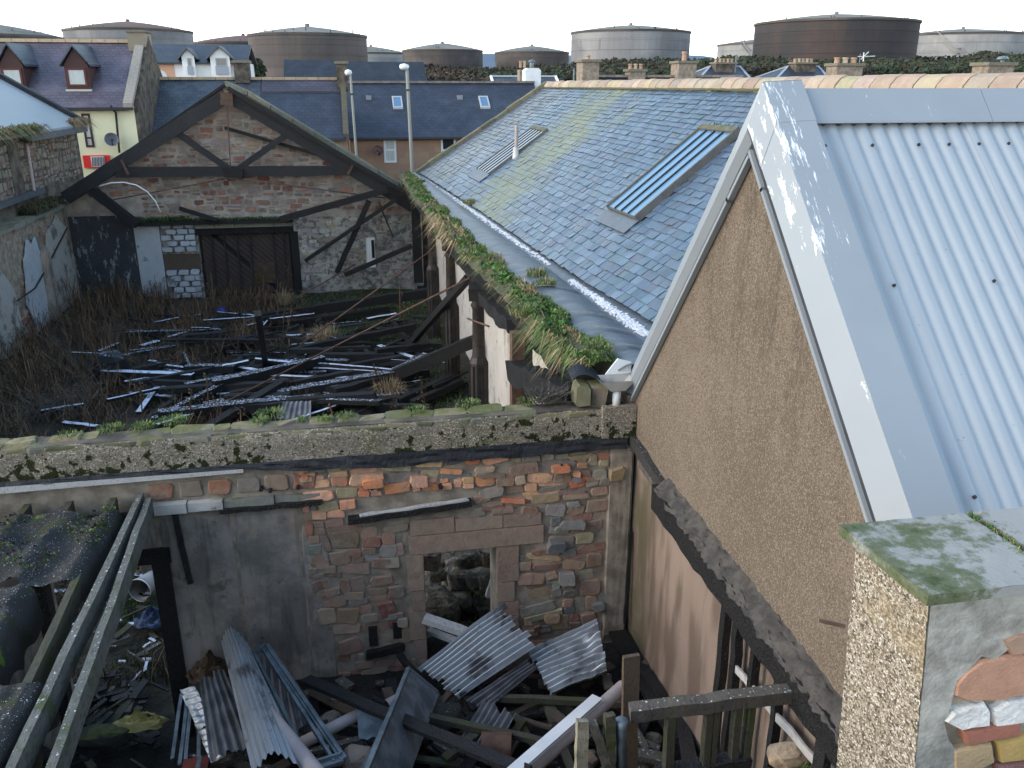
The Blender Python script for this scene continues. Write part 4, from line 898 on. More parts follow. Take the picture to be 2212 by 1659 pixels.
vp = thing('vent_pipe', 'pale vent pipe standing on the slates beside the small skylight', 'pipe'); part('pipe', vp, MAT['pvc'], lambda m: m.tube([p-Z_*.1, p+Vector((.02,0,.86))], .052, 12)); part('collar', vp, MAT['limewhite'], lambda m: m.tube([p-Z_*.1, p+Vector((0,0,.26))], [.10,.075], 12))
# gutter: lead sole and apron sheets, wall head, whitewashed wall
part('gutter_sole', S, MAT['lead'], lambda m: m.grid(lambda a, b: Vector((lerp(interp(FT, lerp(8.6,32,a))-.04, interp(ET, lerp(8.6,32,a))+.06, b), lerp(8.6,32,a), 4.135+.05*b*b)), 40, 4), True)
y = 8.75
while y < 31.6:
    L_ = min(1.9, 31.7-y)
    def f(m):
        def Q(a, b):
            yy = y+L_*a; x = lerp(interp(GT, yy), interp(FT, yy), b); r = .010*max(0, 1-abs(a-.02)/.02)
            return Vector((x, yy, 4.17+.10*math.sin(PI*b**.8)+.0*b-.03*b+r+.012*mnoise.noise(Vector((x*4, yy*4, 0)))))
        m.grid(Q, 30, 8)
    part('lead_sheet', S, MAT['lead'], f, True); y += L_
for y in (9.35,10.15,10.95,12.6): 
    part('lead_joint', S, MAT['mossstone'], lambda m: m.grid(lambda a, b: Vector((lerp(interp(GT,y)+.1, interp(FT,y)-.02, a), y+.05*b, 4.178+.10*math.sin(PI*(lerp(.28,.97,a))**.8)-.03*lerp(.28,.97,a)+.035)), 8, 1, (.26,.25,.22)))
part('wall_head', S, MAT['char'], lambda m: m.grid(lambda a, b: Vector((interp(GT, lerp(9.2,31.5,a))-.40+(.30 if b > .66 else .06*round(b*3))+.05*mnoise.noise(Vector((a*40,b*5,2))), lerp(9.2,31.5,a), (4.15,3.85,3.62,3.45)[round(b*3)]+.05*mnoise.noise(Vector((a*50,b*9,1))))), 90, 3))
part('inner_wall', S, MAT['whitewash'], lambda m: m.grid(lambda a, b: Vector((3.0+.035*mnoise.noise(Vector((a*30,b*4,0)))+.02*mnoise.noise(Vector((a*90,b*12,4))), lerp(8.9,31.6,a), lerp(-.1,4.15,b))), 120, 16), True)
# cast iron columns
def column(x, y, ztop, label):
    t = thing('iron_column', label, 'column', 'iron columns along the white wall')
    part('shaft', t, MAT['iron'], lambda m: m.lathe([(.135,2.2),(.125,2.35),(.115,ztop-.25),(.15,ztop-.18),(.12,ztop-.12),(.17,ztop)], x, y, 18), True)
    part('base', t, MAT['iron'], lambda m: m.lathe([(.19,-.1),(.19,2.1),(.135,2.22)], x, y, 8, a0=PI/8, a1=2*PI+PI/8))
    part('flute', t, MAT['char_grey'], lambda m: [m.bar((x+.185*math.cos(a),y+.185*math.sin(a),0),(x+.185*math.cos(a),y+.185*math.sin(a),2.05),.025,.03) for a in (PI*.95,PI*1.1,PI*1.25,PI*1.4,PI*1.55)])
    part('head', t, MAT['char'], lambda m: m.bar((x-.05,y-.32,ztop+.08),(x+.05,y+.32,ztop+.08),.34,.22,(0,0,1),4,.02))
column(2.3,15.8,3.42,'iron column with the fallen black beam resting against it'); column(2.3,20.3,3.55,'second iron column from the parapet, under the straw coloured grass'); column(2.3,25.0,3.6,'farthest iron column, close to the burnt gable')
p3_ = thing('iron_column', 'rust brown post nearest the parapet, behind the broken beam end', 'column', 'iron columns along the white wall')
part('shaft', p3_, MAT['rust'], lambda m: m.box(2.2,2.38,11.75,11.95,0,3.8)); part('flange', p3_, MAT['iron'], lambda m: m.box(2.38,2.50,11.72,11.98,0,3.8))

# ------------------------------------------------------------------ grey gabled building on the right
GX = 3.04; YA, ZA = 6.2, 7.06
Bd = thing('gabled_building', 'brown harled gable building with pale corrugated roof and grey metal trims', 'building')
def gz_far(y): return ZA-(y-YA)*(ZA-4.0)/2.62
def gz_near(y): return ZA-(YA-y)*(ZA-4.80)/2.28
part('gable', Bd, MAT['harl'], lambda m: m.prism([(GX-.02,8.72,3.28),(GX-.02,8.72,gz_far(8.72)-.05),(GX-.02,YA,ZA-.1),(GX-.02,3.0,gz_near(3.0)-.1),(GX-.02,3.0,3.05),(GX-.02,4.1,3.05)], (.3,0,0)))
part('lower_wall', Bd, MAT['plaster_brown'], lambda m: m.grid(lambda a, b: Vector((GX+.02+.014*mnoise.noise(Vector((a*9,b*6,0))), lerp(8.65,1.5,a), lerp(0,3.3,b))), 40, 20), True)
part('back_wall', Bd, MAT['mortar_dark'], lambda m: m.box(GX+.06,9.4,1.4,8.7,0,3.27))
def verge(mat, y0, y1, gz, name, lap=0.0):
    # folded flashing following the slope; sections are cut plumb so that the two sides meet at the apex
    k_ = math.sqrt(1+((gz(y0)-gz(y1))/(y0-y1))**2); a, b = Vector((0,y0,gz(y0)+.09)), Vector((0,y1,gz(y1)+.09))
    def S(p, x, h): return Vector((x, p.y, p.z+h*k_))
    def f(m):
        prof = [(2.985-lap,-.235),(2.94-lap,-.17),(3.03-lap,.045+lap),(3.33+lap,.055+lap),(3.33,.02),(3.06,.012),(2.97,-.17),(3.0,-.235)]
        k = len(prof); vs = [S(p, x, h) for p in (a, b) for x, h in prof]
        m.add(vs, [(i, (i+1) % k, k+(i+1) % k, k+i) for i in range(k)]+[tuple(range(k))[::-1], tuple(range(k, 2*k))])
    part(name, Bd, mat, f)
    part('soffit', Bd, MAT['dark_soffit'], lambda m: m.add([S(p, x, h) for p in (a, b) for x, h in ((2.975,-.12),(2.99,-.28),(3.03,-.28),(3.03,-.12))], [(0,1,5,4),(1,2,6,5),(2,3,7,6)]))  # dark strip paints the shaded gap between verge and gable
    part('bead', Bd, MAT['trim'], lambda m: m.bar(S(a, 2.985, -.295), S(b, 2.985, -.295), .05, .03))
verge(MAT['trim'], 6.50, 8.86, gz_far, 'verge_trim'); verge(MAT['trim'], 6.2, 6.52, gz_far, 'apex_trim', .004)
verge(MAT['trim_splash'], 5.95, 2.6, gz_near, 'verge_trim'); verge(MAT['trim_splash'], 6.2, 5.93, gz_near, 'apex_trim', .004)
sn = Vector((0, -(ZA-4.80), 2.28)).normalized()
PIT = .125
def corr(a, b, x0, x1, y0, y1):
    x = lerp(x0, x1, a); yy = lerp(y0, y1, b); return Vector((x, yy, gz_near(yy)+.01))+sn*(.0110*(math.cos(2*PI*(x-3.40)/PIT)-.22*math.cos(4*PI*(x-3.40)/PIT)))
for k, (x0, x1) in enumerate(((3.29,4.66),(4.62,6.05),(6.0,9.2))):
    part('corrugated_sheet', Bd, MAT['metalroof'], lambda m: m.grid(lambda a, b: corr(a, b, x0, x1, 6.12, 2.4)+sn*.006*k, int((x1-x0)/PIT*14), 8), True)
part('far_roof', Bd, MAT['metalroof'], lambda m: m.prism([(3.2,YA,ZA),(3.2,9.0,gz_far(9.0)),(9.2,9.0,gz_far(9.0)),(9.2,YA,ZA)], (0,0,-.06)))
part('eave_filler', Bd, MAT['dark_soffit'], lambda m: m.prism([(3.3,6.06,gz_near(6.06)-.05),(9.2,6.06,gz_near(6.06)-.05),(9.2,6.06,gz_near(6.06)+.06),(3.3,6.06,gz_near(6.06)+.06)], (0,.03,0)))  # dark strip paints the shade under the ridge cap
for x0, x1 in ((3.30,4.82),(4.825,6.4),(6.405,9.2)):
    def f(m):
        pr = [(6.0,gz_near(6.0)+.075),(6.005,gz_near(6.0)+.092),(6.2,ZA+.118),(6.4,gz_far(6.4)+.085),(6.4,gz_far(6.4)+.07),(6.2,ZA+.10)]
        m.prism([(x0,y,z) for y, z in pr], (x1-x0,0,0))
    part('ridge_cap', Bd, MAT['trim_splash'], f)
for row, yy in enumerate((5.9, 5.05, 4.0)):
    for k in ((2,5,8,10,12,14,17,20) if row == 0 else (3,9,17) if row == 1 else (3,6,9,12)):
        x = 3.40+PIT*(k-2); c0 = Vector((x, yy, gz_near(yy)+.01))+sn*.014
        part('roof_screw', Bd, MAT['iron'], lambda m: m.tube([c0, c0+sn*.012], .012, 6))
# charred wall plate with ragged mortar and felt along the gable
part('wall_plate', Bd, MAT['char'], lambda m: m.bar((2.965,7.58,3.20),(2.975,3.2,3.12),.17,.26,(0,0,1),30,.011))
def fl(m):
    def Q(a, b):
        y = lerp(7.5, 3.2, a); z = lerp(3.30, 3.20, a); j = mnoise.noise(Vector((y*6, b*3, 0)))*.03+mnoise.noise(Vector((y*17, b*5, 2)))*.025
        return Vector((lerp(2.86, 3.035, b)+j*(1-b), y, z+.02+.13*b+j+.025*mnoise.noise(Vector((y*14, b*7, 3)))))
    m.grid(Q, 150, 7)
part('mortar_fillet', Bd, simple('sooty_mortar', (.085,.075,.066), (.045,.04,.036), 7, .95, 40, .8, .015), fl)
part('moss_line', Bd, MAT['felt'], lambda m: m.bar((3.0,8.6,3.42),(3.0,7.5,3.30),.10,.14,(0,0,1),10,.012))
part('split_batten', Bd, MAT['greywood'], lambda m: m.bar((2.98,8.2,3.28),(2.98,7.5,3.22),.06,.07,(0,0,1),5,.006))
# ------------------------------------------------------------------ parapet wall with the doorway (near wall of the hall)
WY = 8.6
W = thing('ruined_wall', 'ruined rubble wall with an empty doorway under a roughcast parapet', 'wall')
def core(m):
    for x0, x1, z0, z1 in ((-9.4,-3.5,-.1,3.44),(-3.5,-2.2,2.5,3.44),(-2.2,.59,-.1,3.44),(.59,1.43,2.19,3.44),(1.43,3.03,-.1,3.44)): m.box(x0, x1, WY, WY+.5, z0, min(z1, 3.40))
part('core', W, MAT['mortar'], core)
part('parapet', W, MAT['harl_grey'], lambda m: m.grid(lambda a, b: Vector((lerp(-9.4,2.99,a), WY-.03-.02*mnoise.noise(Vector((a*40,b*2,0)))+.06*max(0,b-.85)/.15*(.5+mnoise.noise(Vector((a*60,0,1)))), lerp(3.42,3.79,b)+(.02*mnoise.noise(Vector((a*50,0,2))) if b > .9 else 0))), 150, 8), True)
pbox('parapet_core', W, MAT['mortar_dark'], -9.4, 2.99, WY+.03, WY+.29, 3.40, 3.79)
pbox('parapet_end', W, MAT['harl_grey'], 2.62, 3.01, WY-.07, WY+.02, 3.46, 3.83)
rw = random.Random(17); x = -9.4
ctab = [(.15,.145,.085),(.22,.20,.11),(.10,.10,.06),(.26,.22,.14),(.19,.18,.15)]
while x < 2.5:
    L_ = rw.uniform(.10, .46); L_ = min(L_, 2.62-x)
    for y0, y1 in ((WY+.0, WY+.13),(WY+.14, WY+.31)):
        if -1.9 < x < -1.2 and y0 < WY: 
            for q in range(3): m = MB(); vs, fs = stone_block(Vector((x+L_*(q+.5)/3, WY+.04, 3.76)), X_, Y_, Z_, 0, 0, L_/3-.01, rw.uniform(.10,.16), .07, rw, .12); m.add(vs, fs, (.36,.27,.18)); m.build('coping_stone', MAT['stone'], W)
            continue
        m = MB(); vs, fs = stone_block(Vector((x+L_/2, (y0+y1)/2, 3.752+rw.uniform(-.008,.008))), X_, Y_, Z_, 0, 0, L_+.07, y1-y0+.07, rw.uniform(.02,.042)+(.012 if y0 > WY+.1 else 0), rw, .12); m.add(vs, fs, pick(rw, ctab)); m.build('coping_stone', MAT['mossstone'], W)
    x += L_
part('black_flashing', W, MAT['bitumen'], lambda m: m.grid(lambda a, b: Vector((lerp(-9.4,2.92,a), WY-.06-.035*b+.02*mnoise.noise(Vector((a*60,b*3,5))), lerp(3.475,(3.44 if a < .64 else lerp(3.44,3.345,min(1,(a-.64)*8)))-.03*(.5+mnoise.noise(Vector((a*26,0,3)))),b)+.012*mnoise.noise(Vector((a*70,b,8))))), 170, 4))
part('white_fillet', W, MAT['whitewood'], lambda m: m.grid(lambda a, b: Vector((lerp(-9.4,-1.25,a), WY-.10, lerp(3.435, 3.335+.06*max(0,a-.45)*1.8, b)+.008*mnoise.noise(Vector((a*90,b,1))))), 90, 2))
part('pale_fillet', W, MAT['mortar_far'], lambda m: m.grid(lambda a, b: Vector((lerp(.0,.95,a), WY-.055, lerp(3.385, 3.345, b)+.015*mnoise.noise(Vector((a*12,b,4))))), 30, 2))
org = [(.66,.26,.13),(.68,.33,.19),(.58,.21,.11),(.68,.38,.23),(.64,.34,.23),(.66,.42,.24)]; brn = [(.27,.185,.13),(.32,.225,.16),(.23,.16,.12),(.28,.175,.135)]; rd = [(.26,.12,.09),(.30,.14,.105),(.23,.11,.088),(.33,.20,.15)]  # orange stones, lightened to paint in the light on the wall top
gr = [(.19,.19,.185),(.14,.15,.155),(.26,.245,.22),(.21,.19,.165)]; bu = [(.36,.28,.17),(.40,.33,.22),(.33,.29,.22)]
def wcol(x, z, rr):
    r = rr.random()
    if z > 2.82 and x < 1.35: return pick(rr, org if r < .74 else bu if r < .86 else gr)
    if z > 2.75: return pick(rr, org[2:]+bu if r < .62 else brn+gr[2:])
    if x > 1.9: return pick(rr, gr if r < .34 else rd if r < .62 else brn if r < .85 else bu)
    return pick(rr, rd if r < .34 else brn+[(.36,.26,.20),(.33,.235,.18)] if r < .84 else gr[2:]+bu[2:])
def win_(x, z):
    if not (-.70 < x < 2.76 and .62 < z < 3.34): return False
    if .40 < x < 1.66 and z < 2.52: return False
    if 1.4 < x < 2.02 and 2.12 < z < 2.5: return False
    if -.22 < x < 1.16 and 2.66 < z < 2.86: return False
    if -.12 < x < .32 and .86 < z < 1.12: return False
    if x < -.45 and z < 1.0: return False
    return True
rubble(W, (0,WY,0), X_, Z_, -Y_, lambda x, z: -.70 < x < 2.76 and not (-.22 < x < 1.16 and z < 2.84), -.72, 2.8, 2.83, 3.36, (.10,.17), (.12,.42), (.006,.05), lambda x, z, rr: wcol(x, max(z, 2.9), rr), 47, MAT['stone'], 120, -.008, split=.4, wob=.02, tilt=.16)
rubble(W, (0,WY,0), X_, Z_, -Y_, lambda x, z: win_(x, z) and z < 2.86, -.72, 2.8, .6, 2.84, (.09,.24), (.12,.50), (.004,.035), wcol, 43, MAT['stone'], 300, -.016, split=.45, wob=.04, tilt=.18)
for u, v, w_, h_, c in ((1200,1178,.42,.26,gr[1]),(1222,1245,.36,.30,gr[0]),(1290,1305,.30,.20,gr[1]),(1235,1130,.5,.18,gr[0]),(1190,1330,.34,.2,brn[0]),(805,1040,.40,.22,org[0]),(1210,1008,.42,.17,org[2]),(905,1035,.34,.24,org[4]),(1330,1020,.34,.3,(.33,.24,.13))):
    p = onY(u, v, WY); m = MB(); vs, fs = stone_block(Vector((p.x, WY, p.z)), X_, Z_, -Y_, 0, 0, w_*.62, h_*.62, .085, rw, .1); m.add(vs, fs, c); m.build('stone', MAT['stone'], W)
# dressed door surround
def ash(x0, x1, z0, z1, c, d=.035, nm='dressed_stone'):
    m = MB(); m.prism([(x0+.006,WY-d,z0+.006),(x1-.006,WY-d,z0+.006),(x1-.006,WY-d,z1-.006),(x0+.006,WY-d,z1-.006)], (0,d+.2,0), c); m.build(nm, MAT['stone'], W)
ds = [(.30,.215,.165),(.27,.19,.15),(.33,.24,.185),(.28,.20,.16)]
ash(.42, 1.98, 2.19, 2.43, (.31,.22,.17), .03, 'door_lintel')
for k, (z0, z1) in enumerate(((.1,.42),(.42,.8),(.8,1.06),(1.06,1.45),(1.45,1.72),(1.72,2.19))):
    ash(1.43, 1.64+.05*(k % 2), z0, z1, ds[k % 4]); ash(.43-.04*(k % 2), .585, z0, z1, ds[(k+1) % 4])
ash(.44,.95,2.43,2.63,ds[0],.03); ash(.95,1.5,2.43,2.6,ds[2],.025); ash(1.5,1.95,2.43,2.6,ds[3],.03)
part('charred_lintel', W, MAT['char'], lambda m: m.bar((-.22,WY-.04,2.71),(1.14,WY-.03,2.80),.12,.07,(0,0,1),10,.008))
part('split_lintel', W, MAT['whitewood'], lambda m: m.bar((-.1,WY-.05,2.745),(1.1,WY-.045,2.835),.06,.035,(0,0,1),10,.006))
part('scorched_slot', W, MAT['char'], lambda m: (m.bar((-.12,WY-.02,.93),(.32,WY-.02,1.0),.10,.09,(0,0,1),6,.008), m.box(-.08,.02,WY-.03,WY+.02,1.04,1.3), m.box(.20,.30,WY-.02,WY+.02,1.1,1.32)))  # black pieces stand in for the shade inside an open recess
for u, v in ((645,1048),(585,1055),(565,1052),(803,1050),(1211,1003),(952,1048)):
    p = onY(u, v, WY); part('drill_hole', W, MAT['bitumen'], lambda m: m.tube([(p.x,WY-.075,p.z),(p.x,WY+.02,p.z)], .022, 10))
# cement rendered panels, ledge and blocks left of the stones
def pan(x0, x1, z0, z1, seed, nm='render_panel', mt='render_grey', off=.012):
    part(nm, W, MAT[mt], lambda m: m.grid(lambda a, b: Vector((lerp(x0,x1,a), WY-off-.008*mnoise.noise(Vector((a*5+seed,b*6,0)))+(off+.004)*(1 if (a in (0,1) or b in (0,1)) else 0), lerp(z0,z1,b))), 14, 20), False)
pan(-2.19,-1.44,-.1,2.93,1); pan(-1.425,-.745,-.1,2.95,2); pan(-.735,-.46,-.1,2.7,3); pan(-9.4,-3.52,-.1,3.3,4); pan(-3.5,-2.2,2.52,3.0,5); pan(2.73,3.02,.7,3.36,6,'edge_render','mortar',.035)
for k, (x0, x1) in enumerate(((-2.2,-1.86),(-1.85,-1.5),(-1.49,-.98),(-.97,-.50))):
    part('ledge_block', W, MAT['mossstone'] if k > 1 else MAT['whitewash'], lambda m: m.box(x0, x1, WY-.10+.02*k, WY+.02, 2.98, 3.09-.01*k, (.22,.21,.18)))
part('ledge_underside', W, MAT['char'], lambda m: m.bar((-1.55,WY-.05,2.955),(-.48,WY-.04,2.965),.09,.05,(0,0,1),8,.006))
for k, c in enumerate([(.30,.15,.10),(.24,.19,.15),(.34,.17,.11),(.22,.19,.16),(.28,.20,.15),(.30,.14,.10)]):
    m = MB(); vs, fs = stone_block(Vector((-2.1+k*.29,WY,3.21)), X_, Z_, -Y_, 0, 0, .27, .2, .03, rw); m.add(vs, fs, c); m.build('stone', MAT['stone'], W)
pbox('door_frame_head', W, MAT['char'], -3.5, -2.1, WY-.04, WY+.3, 2.38, 2.56); pbox('door_frame_post', W, MAT['char'], -2.30, -2.12, WY-.04, WY+.12, -.1, 2.38); pbox('door_frame_post', W, MAT['char'], -3.5, -3.38, WY-.04, WY+.12, -.1, 2.38)
st = part('hanging_batten', None, MAT['char_grey'], lambda m: m.bar((-2.0,WY-.07,3.05),(-1.93,WY-.06,2.12),.06,.025,(0,1,0),8,.004)); tag(st, 'half burnt batten hanging from the ledge on the grey render', 'batten')
# room floor
def room_z(x, y):
    t = max(0, min(1, (x+2.3)/1.3)); t = t*t*(3-2*t); return lerp(.05, .68, t)+.07*mnoise.noise(Vector((x*1.2, y*1.2, 2)))+.03*mnoise.noise(Vector((x*5, y*5, 2)))
m = MB(); m.grid(lambda a, b: Vector((lerp(-6, 3.05, a), lerp(0, 9.1, b), room_z(lerp(-6,3.05,a), lerp(0,9.1,b)))), 70, 70); tag(m.build('room_floor', MAT['ground'], smooth=True), kind='structure')
# unseen room walls: the viewer's own, raised to shade the room, and the far left one
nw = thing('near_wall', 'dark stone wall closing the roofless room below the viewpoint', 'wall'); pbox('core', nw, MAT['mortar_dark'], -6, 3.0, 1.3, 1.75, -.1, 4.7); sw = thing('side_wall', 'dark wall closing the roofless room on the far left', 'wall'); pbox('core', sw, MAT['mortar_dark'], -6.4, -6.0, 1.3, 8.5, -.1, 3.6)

# ------------------------------------------------------------------ joists and felt of the fallen lean-to roof
def joist(x0, y0, x1, y1, z0, z1, lab, mat='joist', w_=.062, h_=.20):
    o = MB(); o.bar((x0,y0,z0),(x1,y1,z1),w_,h_,(0,0,1),12,.006); return tag(o.build('roof_joist', MAT[mat]), lab, 'joist', 'joists of the collapsed lean-to roof')
joist(-2.30,8.56,-2.27,3.9,3.12,3.12,'long pale joist lying tight against the felt-free side, left of its leaning twin')
joist(-2.21,8.50,-2.00,3.9,3.10,3.08,'rightmost joist, splaying away from its twin over the rubbish')
joist(-2.56,8.56,-2.40,3.9,3.10,3.08,'mossy joist under the torn edge of the black felt','mosswood')
joist(-2.98,8.56,-2.84,3.9,3.10,3.06,'joist under the sagging felt, second from the left wall','mosswood'); joist(-3.38,8.56,-3.4,3.9,3.1,3.06,'leftmost joist, its end showing under the white fillet','mosswood')
tr = part('wall_trimmer', None, MAT['char_grey'], lambda m: m.bar((-4.2,8.52,2.94),(-2.3,8.52,2.94),.08,.16,(0,0,1),8,.006)); tag(tr, 'dark timber trimmer fixed along the wall under the joist ends', 'beam')
def felt_sheet(name, x0, x1, y0, y1, sag, lab, seed, xr, nu=44, nv=44, edge=.16):
    def Q(a, b):
        x = lerp(x0, x1, a); y = lerp(y0, y1, b)+edge*mnoise.noise(Vector((a*4, seed, b*2)))
        xr_ = xr+.04*(y-6); j = abs(math.sin(PI*(x-xr_+.06)/.43)); ov = max(0, x-xr_); dr = -1.6*ov
        return Vector((min(x, xr_+.03)+.35*max(0,ov-.03)*(.4+mnoise.noise(Vector((y*3,seed,4))))+.02*mnoise.noise(Vector((y*5,x*9,0))), y, 3.255-sag*j*(1+.6*mnoise.noise(Vector((x*2,y*2,seed))))+dr*(1+.4*mnoise.noise(Vector((y*4,seed,0))))+.07*mnoise.noise(Vector((x*3.1,y*2.7,seed+5)))+.03*mnoise.noise(Vector((x*9,y*9,seed)))))
    m = MB(); m.grid(Q, nu, nv); o = m.build(name, MAT['felt'], smooth=True); return tag(o, lab, 'roofing felt', 'sheets of torn roofing felt')
felt_sheet('roofing_felt', -4.6, -2.34, 6.95, 8.3, .09, 'sagging mossy felt sheet draped over the joists nearest the wall', 1, -2.54)
felt_sheet('roofing_felt', -3.9, -2.62, 5.5, 6.9, .04, 'white speckled felt sheet rolled over the joist at the left edge', 2, -2.86)
felt_sheet('roofing_felt', -2.62, -2.12, 4.3, 5.6, .05, 'lump of mossy felt hanging on the joist at the bottom left', 3, -2.36)

# ------------------------------------------------------------------ wreckage on the room floor
def corrsheet(a, b, c, d, n, amp, mat, lab, bend=0, crumple=0, seed=0, along=24, nm='corrugated_sheet', group='loose corrugated iron sheets'):
    # corrugations run from a to b; their row runs from a to d
    a, b, c, d = map(Vector, (a, b, c, d)); nr = (b-a).cross(d-a).normalized(); nr = nr if nr.z > 0 else -nr
    rr = random.Random(seed); tear = [rr.uniform(-.09,.09) if rr.random() < .55 else 0 for _ in range(n*10+1)]
    def Q(s, t):
        e = tear[int(s*n+.25) % len(tear)]; tt = t*(1+e) if t > .5 else t-(1-2*t)*e*.6
        p = a*(1-s)*(1-tt)+d*s*(1-tt)+b*(1-s)*tt+c*s*tt
        p = p+nr*(amp*math.cos(2*PI*n*s)+bend*math.sin(PI*s)+.25*bend*math.sin(PI*t)+.035*mnoise.noise(Vector((s*3+seed, t*2.2, seed)))+crumple*mnoise.noise(Vector((s*7,t*6,seed)))*max(0,t-.4)); return p
    m = MB(); m.grid(Q, n*10, along); o = m.build(nm, MAT[mat], smooth=True); return tag(o, lab, 'corrugated sheet', group)
corrsheet(onZ(910,1442,1.0), onZ(1080,1312,1.55), onZ(1160,1400,1.35), onZ(995,1512,.92), 10, .042, 'oldiron', 'largest loose corrugated sheet, leaning across the empty doorway', .05, 0, 1)
corrsheet(onZ(1142,1412,1.15), onZ(1290,1340,1.35), onZ(1312,1452,1.22), onZ(1192,1502,1.02), 9, .042, 'oldiron', 'crumpled corrugated sheet to the right of the large one', .02, .12, 2)
corrsheet(onZ(985,1615,1.02), onZ(1045,1515,1.1), onZ(1115,1545,1.1), onZ(1062,1640,1.02), 6, .026, 'oldiron_dull', 'dull corrugated scrap below the doorway sheets', .02, 0, 3)
corrsheet(onZ(1000,1520,.95), onZ(1150,1420,1.2), onZ(1162,1445,1.15), onZ(1045,1540,.92), 4, .026, 'oldiron_dull', 'rusted corrugated strip under the largest sheet', 0, 0, 4)
corrsheet(onZ(545,1670,1.55), onZ(478,1386,1.35), onZ(534,1390,1.40), onZ(660,1670,1.6), 8, .018, 'oldiron', 'rolled corrugated sheet standing against the grey render', .20, 0, 5)
corrsheet(onZ(455,1650,1.2), onZ(432,1470,1.1), onZ(488,1458,1.15), onZ(555,1610,1.25), 5, .02, 'oldiron_dull', 'torn dull corrugated sheet between the roll and the bright offcut', .04, .05, 6)
corrsheet(onZ(388,1492,1.0), onZ(424,1484,1.05), onZ(486,1640,1.15), onZ(458,1650,1.1), 12, .016, 'oldiron', 'narrow bright corrugated offcut at the far left of the scrap', 0, 0, 7, 6)
corrsheet(onZ(560,1560,1.0), onZ(560,1420,1.1), onZ(640,1480,1.0), onZ(680,1600,.9), 6, .02, 'oldiron_dull', 'dark corrugated sheet lying inside the metal window frame', .03, 0, 8)
for i, (u0, v0, u1, v1) in enumerate(((392,1500,372,1640),(412,1520,400,1655),(428,1545,430,1665),(404,1510,388,1650))):
    o = MB(); o.bar(onZ(u0,v0,1.0), onZ(u1,v1,.9), .035, .02, n=3, jit=.004); tag(o.build('metal_strip', MAT['galv']), 'thin grey metal strip hanging from the left edge of the scrap pile', 'metal strip', 'metal strips left of the scrap')
def pipe(pts, r, mat, lab, nm='pipe', cat='pipe', n=16):
    m = MB(); pv = [Vector(p) for p in pts]; m.tube(pv, r, n, cap=False); m.tube(pv[::-1], r*.86, n, cap=False)
    for k in (0, -1):
        pass
    return tag(m.build(nm, MAT[mat], smooth=True), lab, cat)
pipe([onZ(578,1540,1.62), onZ(700,1690,1.62)], .072, 'pvc', 'pale pinkish pipe crossing in front of the rolled corrugated sheet')
pipe([onZ(640,1612,1.05), onZ(795,1533,1.08)], .062, 'pvc', 'pinkish pipe passing through the metal window frame')
pipe([onZ(835,1524,1.04), onZ(905,1488,1.02)], .062, 'pvc', 'short pinkish pipe end left of the doorway under the black plank')
pipe([onZ(1115,1690,1.55), onZ(1345,1484,1.42)], .070, 'pvc', 'long brownish pipe slanting up beside the white metal channel')
wc = part('metal_channel', None, MAT['whitemetal'], lambda m: (m.bar(onZ(1105,1668,1.72), onZ(1290,1506,1.55), .11, .02), m.bar(onZ(1128,1672,1.66), onZ(1302,1520,1.48), .02, .08))); tag(wc, 'clean white metal channel lying beside the long pipe', 'metal channel')
wf = thing('metal_window_frame', 'empty grey metal window frame lying tilted over the scrap', 'window frame')
cs = [onZ(546,1413,1.35), onZ(574,1394,1.42), onZ(742,1640,1.35), onZ(672,1662,1.28)]
for i in range(4): part('frame_bar', wf, MAT['galv'], lambda m: (m.bar(cs[i], cs[(i+1) % 4], .07, .03), m.bar(cs[i]*.98+cs[(i+2) % 4]*.02+Z_*.03, cs[(i+1) % 4]*.98+cs[(i+3) % 4]*.02+Z_*.03, .025, .04)))
part('mullion', wf, MAT['galv'], lambda m: m.bar(lerp(cs[0],cs[1],.72), lerp(cs[3],cs[2],.72), .03, .05))
def plank(pts, w_, h_, mat, lab, cat='plank', nm='plank', group=None, n=8, jit=.006, up=(0,0,1)):
    m = MB(); m.bar(pts[0], pts[1], w_, h_, up, n, jit); return tag(m.build(nm, MAT[mat]), lab, cat, group)
plank((onZ(660,1468,1.15), onZ(1140,1668,1.7)), .13, .05, 'char_grey', 'long blackened plank slanting across the scrap to the bottom edge')
plank((onZ(920,1548,1.12), onZ(1170,1602,1.15)), .07, .06, 'mosswood', 'greenish batten below the largest corrugated sheet')
plank((onZ(1080,1508,.98), onZ(1362,1520,1.02)), .06, .07, 'mosswood', 'mossy batten under the crumpled corrugated sheet')
plank((onZ(960,1640,1.1), onZ(1060,1560,1.05)), .09, .05, 'mosswood', 'short mossy board leaning near the rusty drum')
plank((onY(917,1335,8.55), onZ(1040,1378,1.2)), .12, .07, 'whitewood', 'flaking white board lying in the doorway')
plank((onY(925,1362,8.8), onZ(1000,1390,1.0)), .08, .05, 'whitewood', 'smaller flaking white board under the one in the doorway')
plank((onZ(1330,1360,.85), onZ(1470,1600,1.0)), .22, .05, 'char', 'wide black board lying along the foot of the brown plaster wall')
plank((onZ(1390,1450,.95), onZ(1560,1680,1.0)), .12, .08, 'char', 'charred beam slanting beneath the low timber frame')
plank((onZ(1470,1540,1.0), onZ(1500,1690,1.2)), .14, .05, 'char_grey', 'grey charred board under the low timber frame')
plank((onZ(1350,1345,1.05), onY(1362,1150,8.55)), .035, .03, 'char', 'thin burnt strip standing in the corner of the two walls', up=(0,1,0))
du = thing('metal_duct', 'bent sheet metal duct lying open among the scrap', 'duct')
A0, A1, B0, B1, D0, D1 = onZ(882,1446,1.5), onZ(786,1680,1.75), onZ(948,1500,1.1), onZ(880,1690,1.2), onZ(842,1540,1.1), onZ(760,1690,1.2)
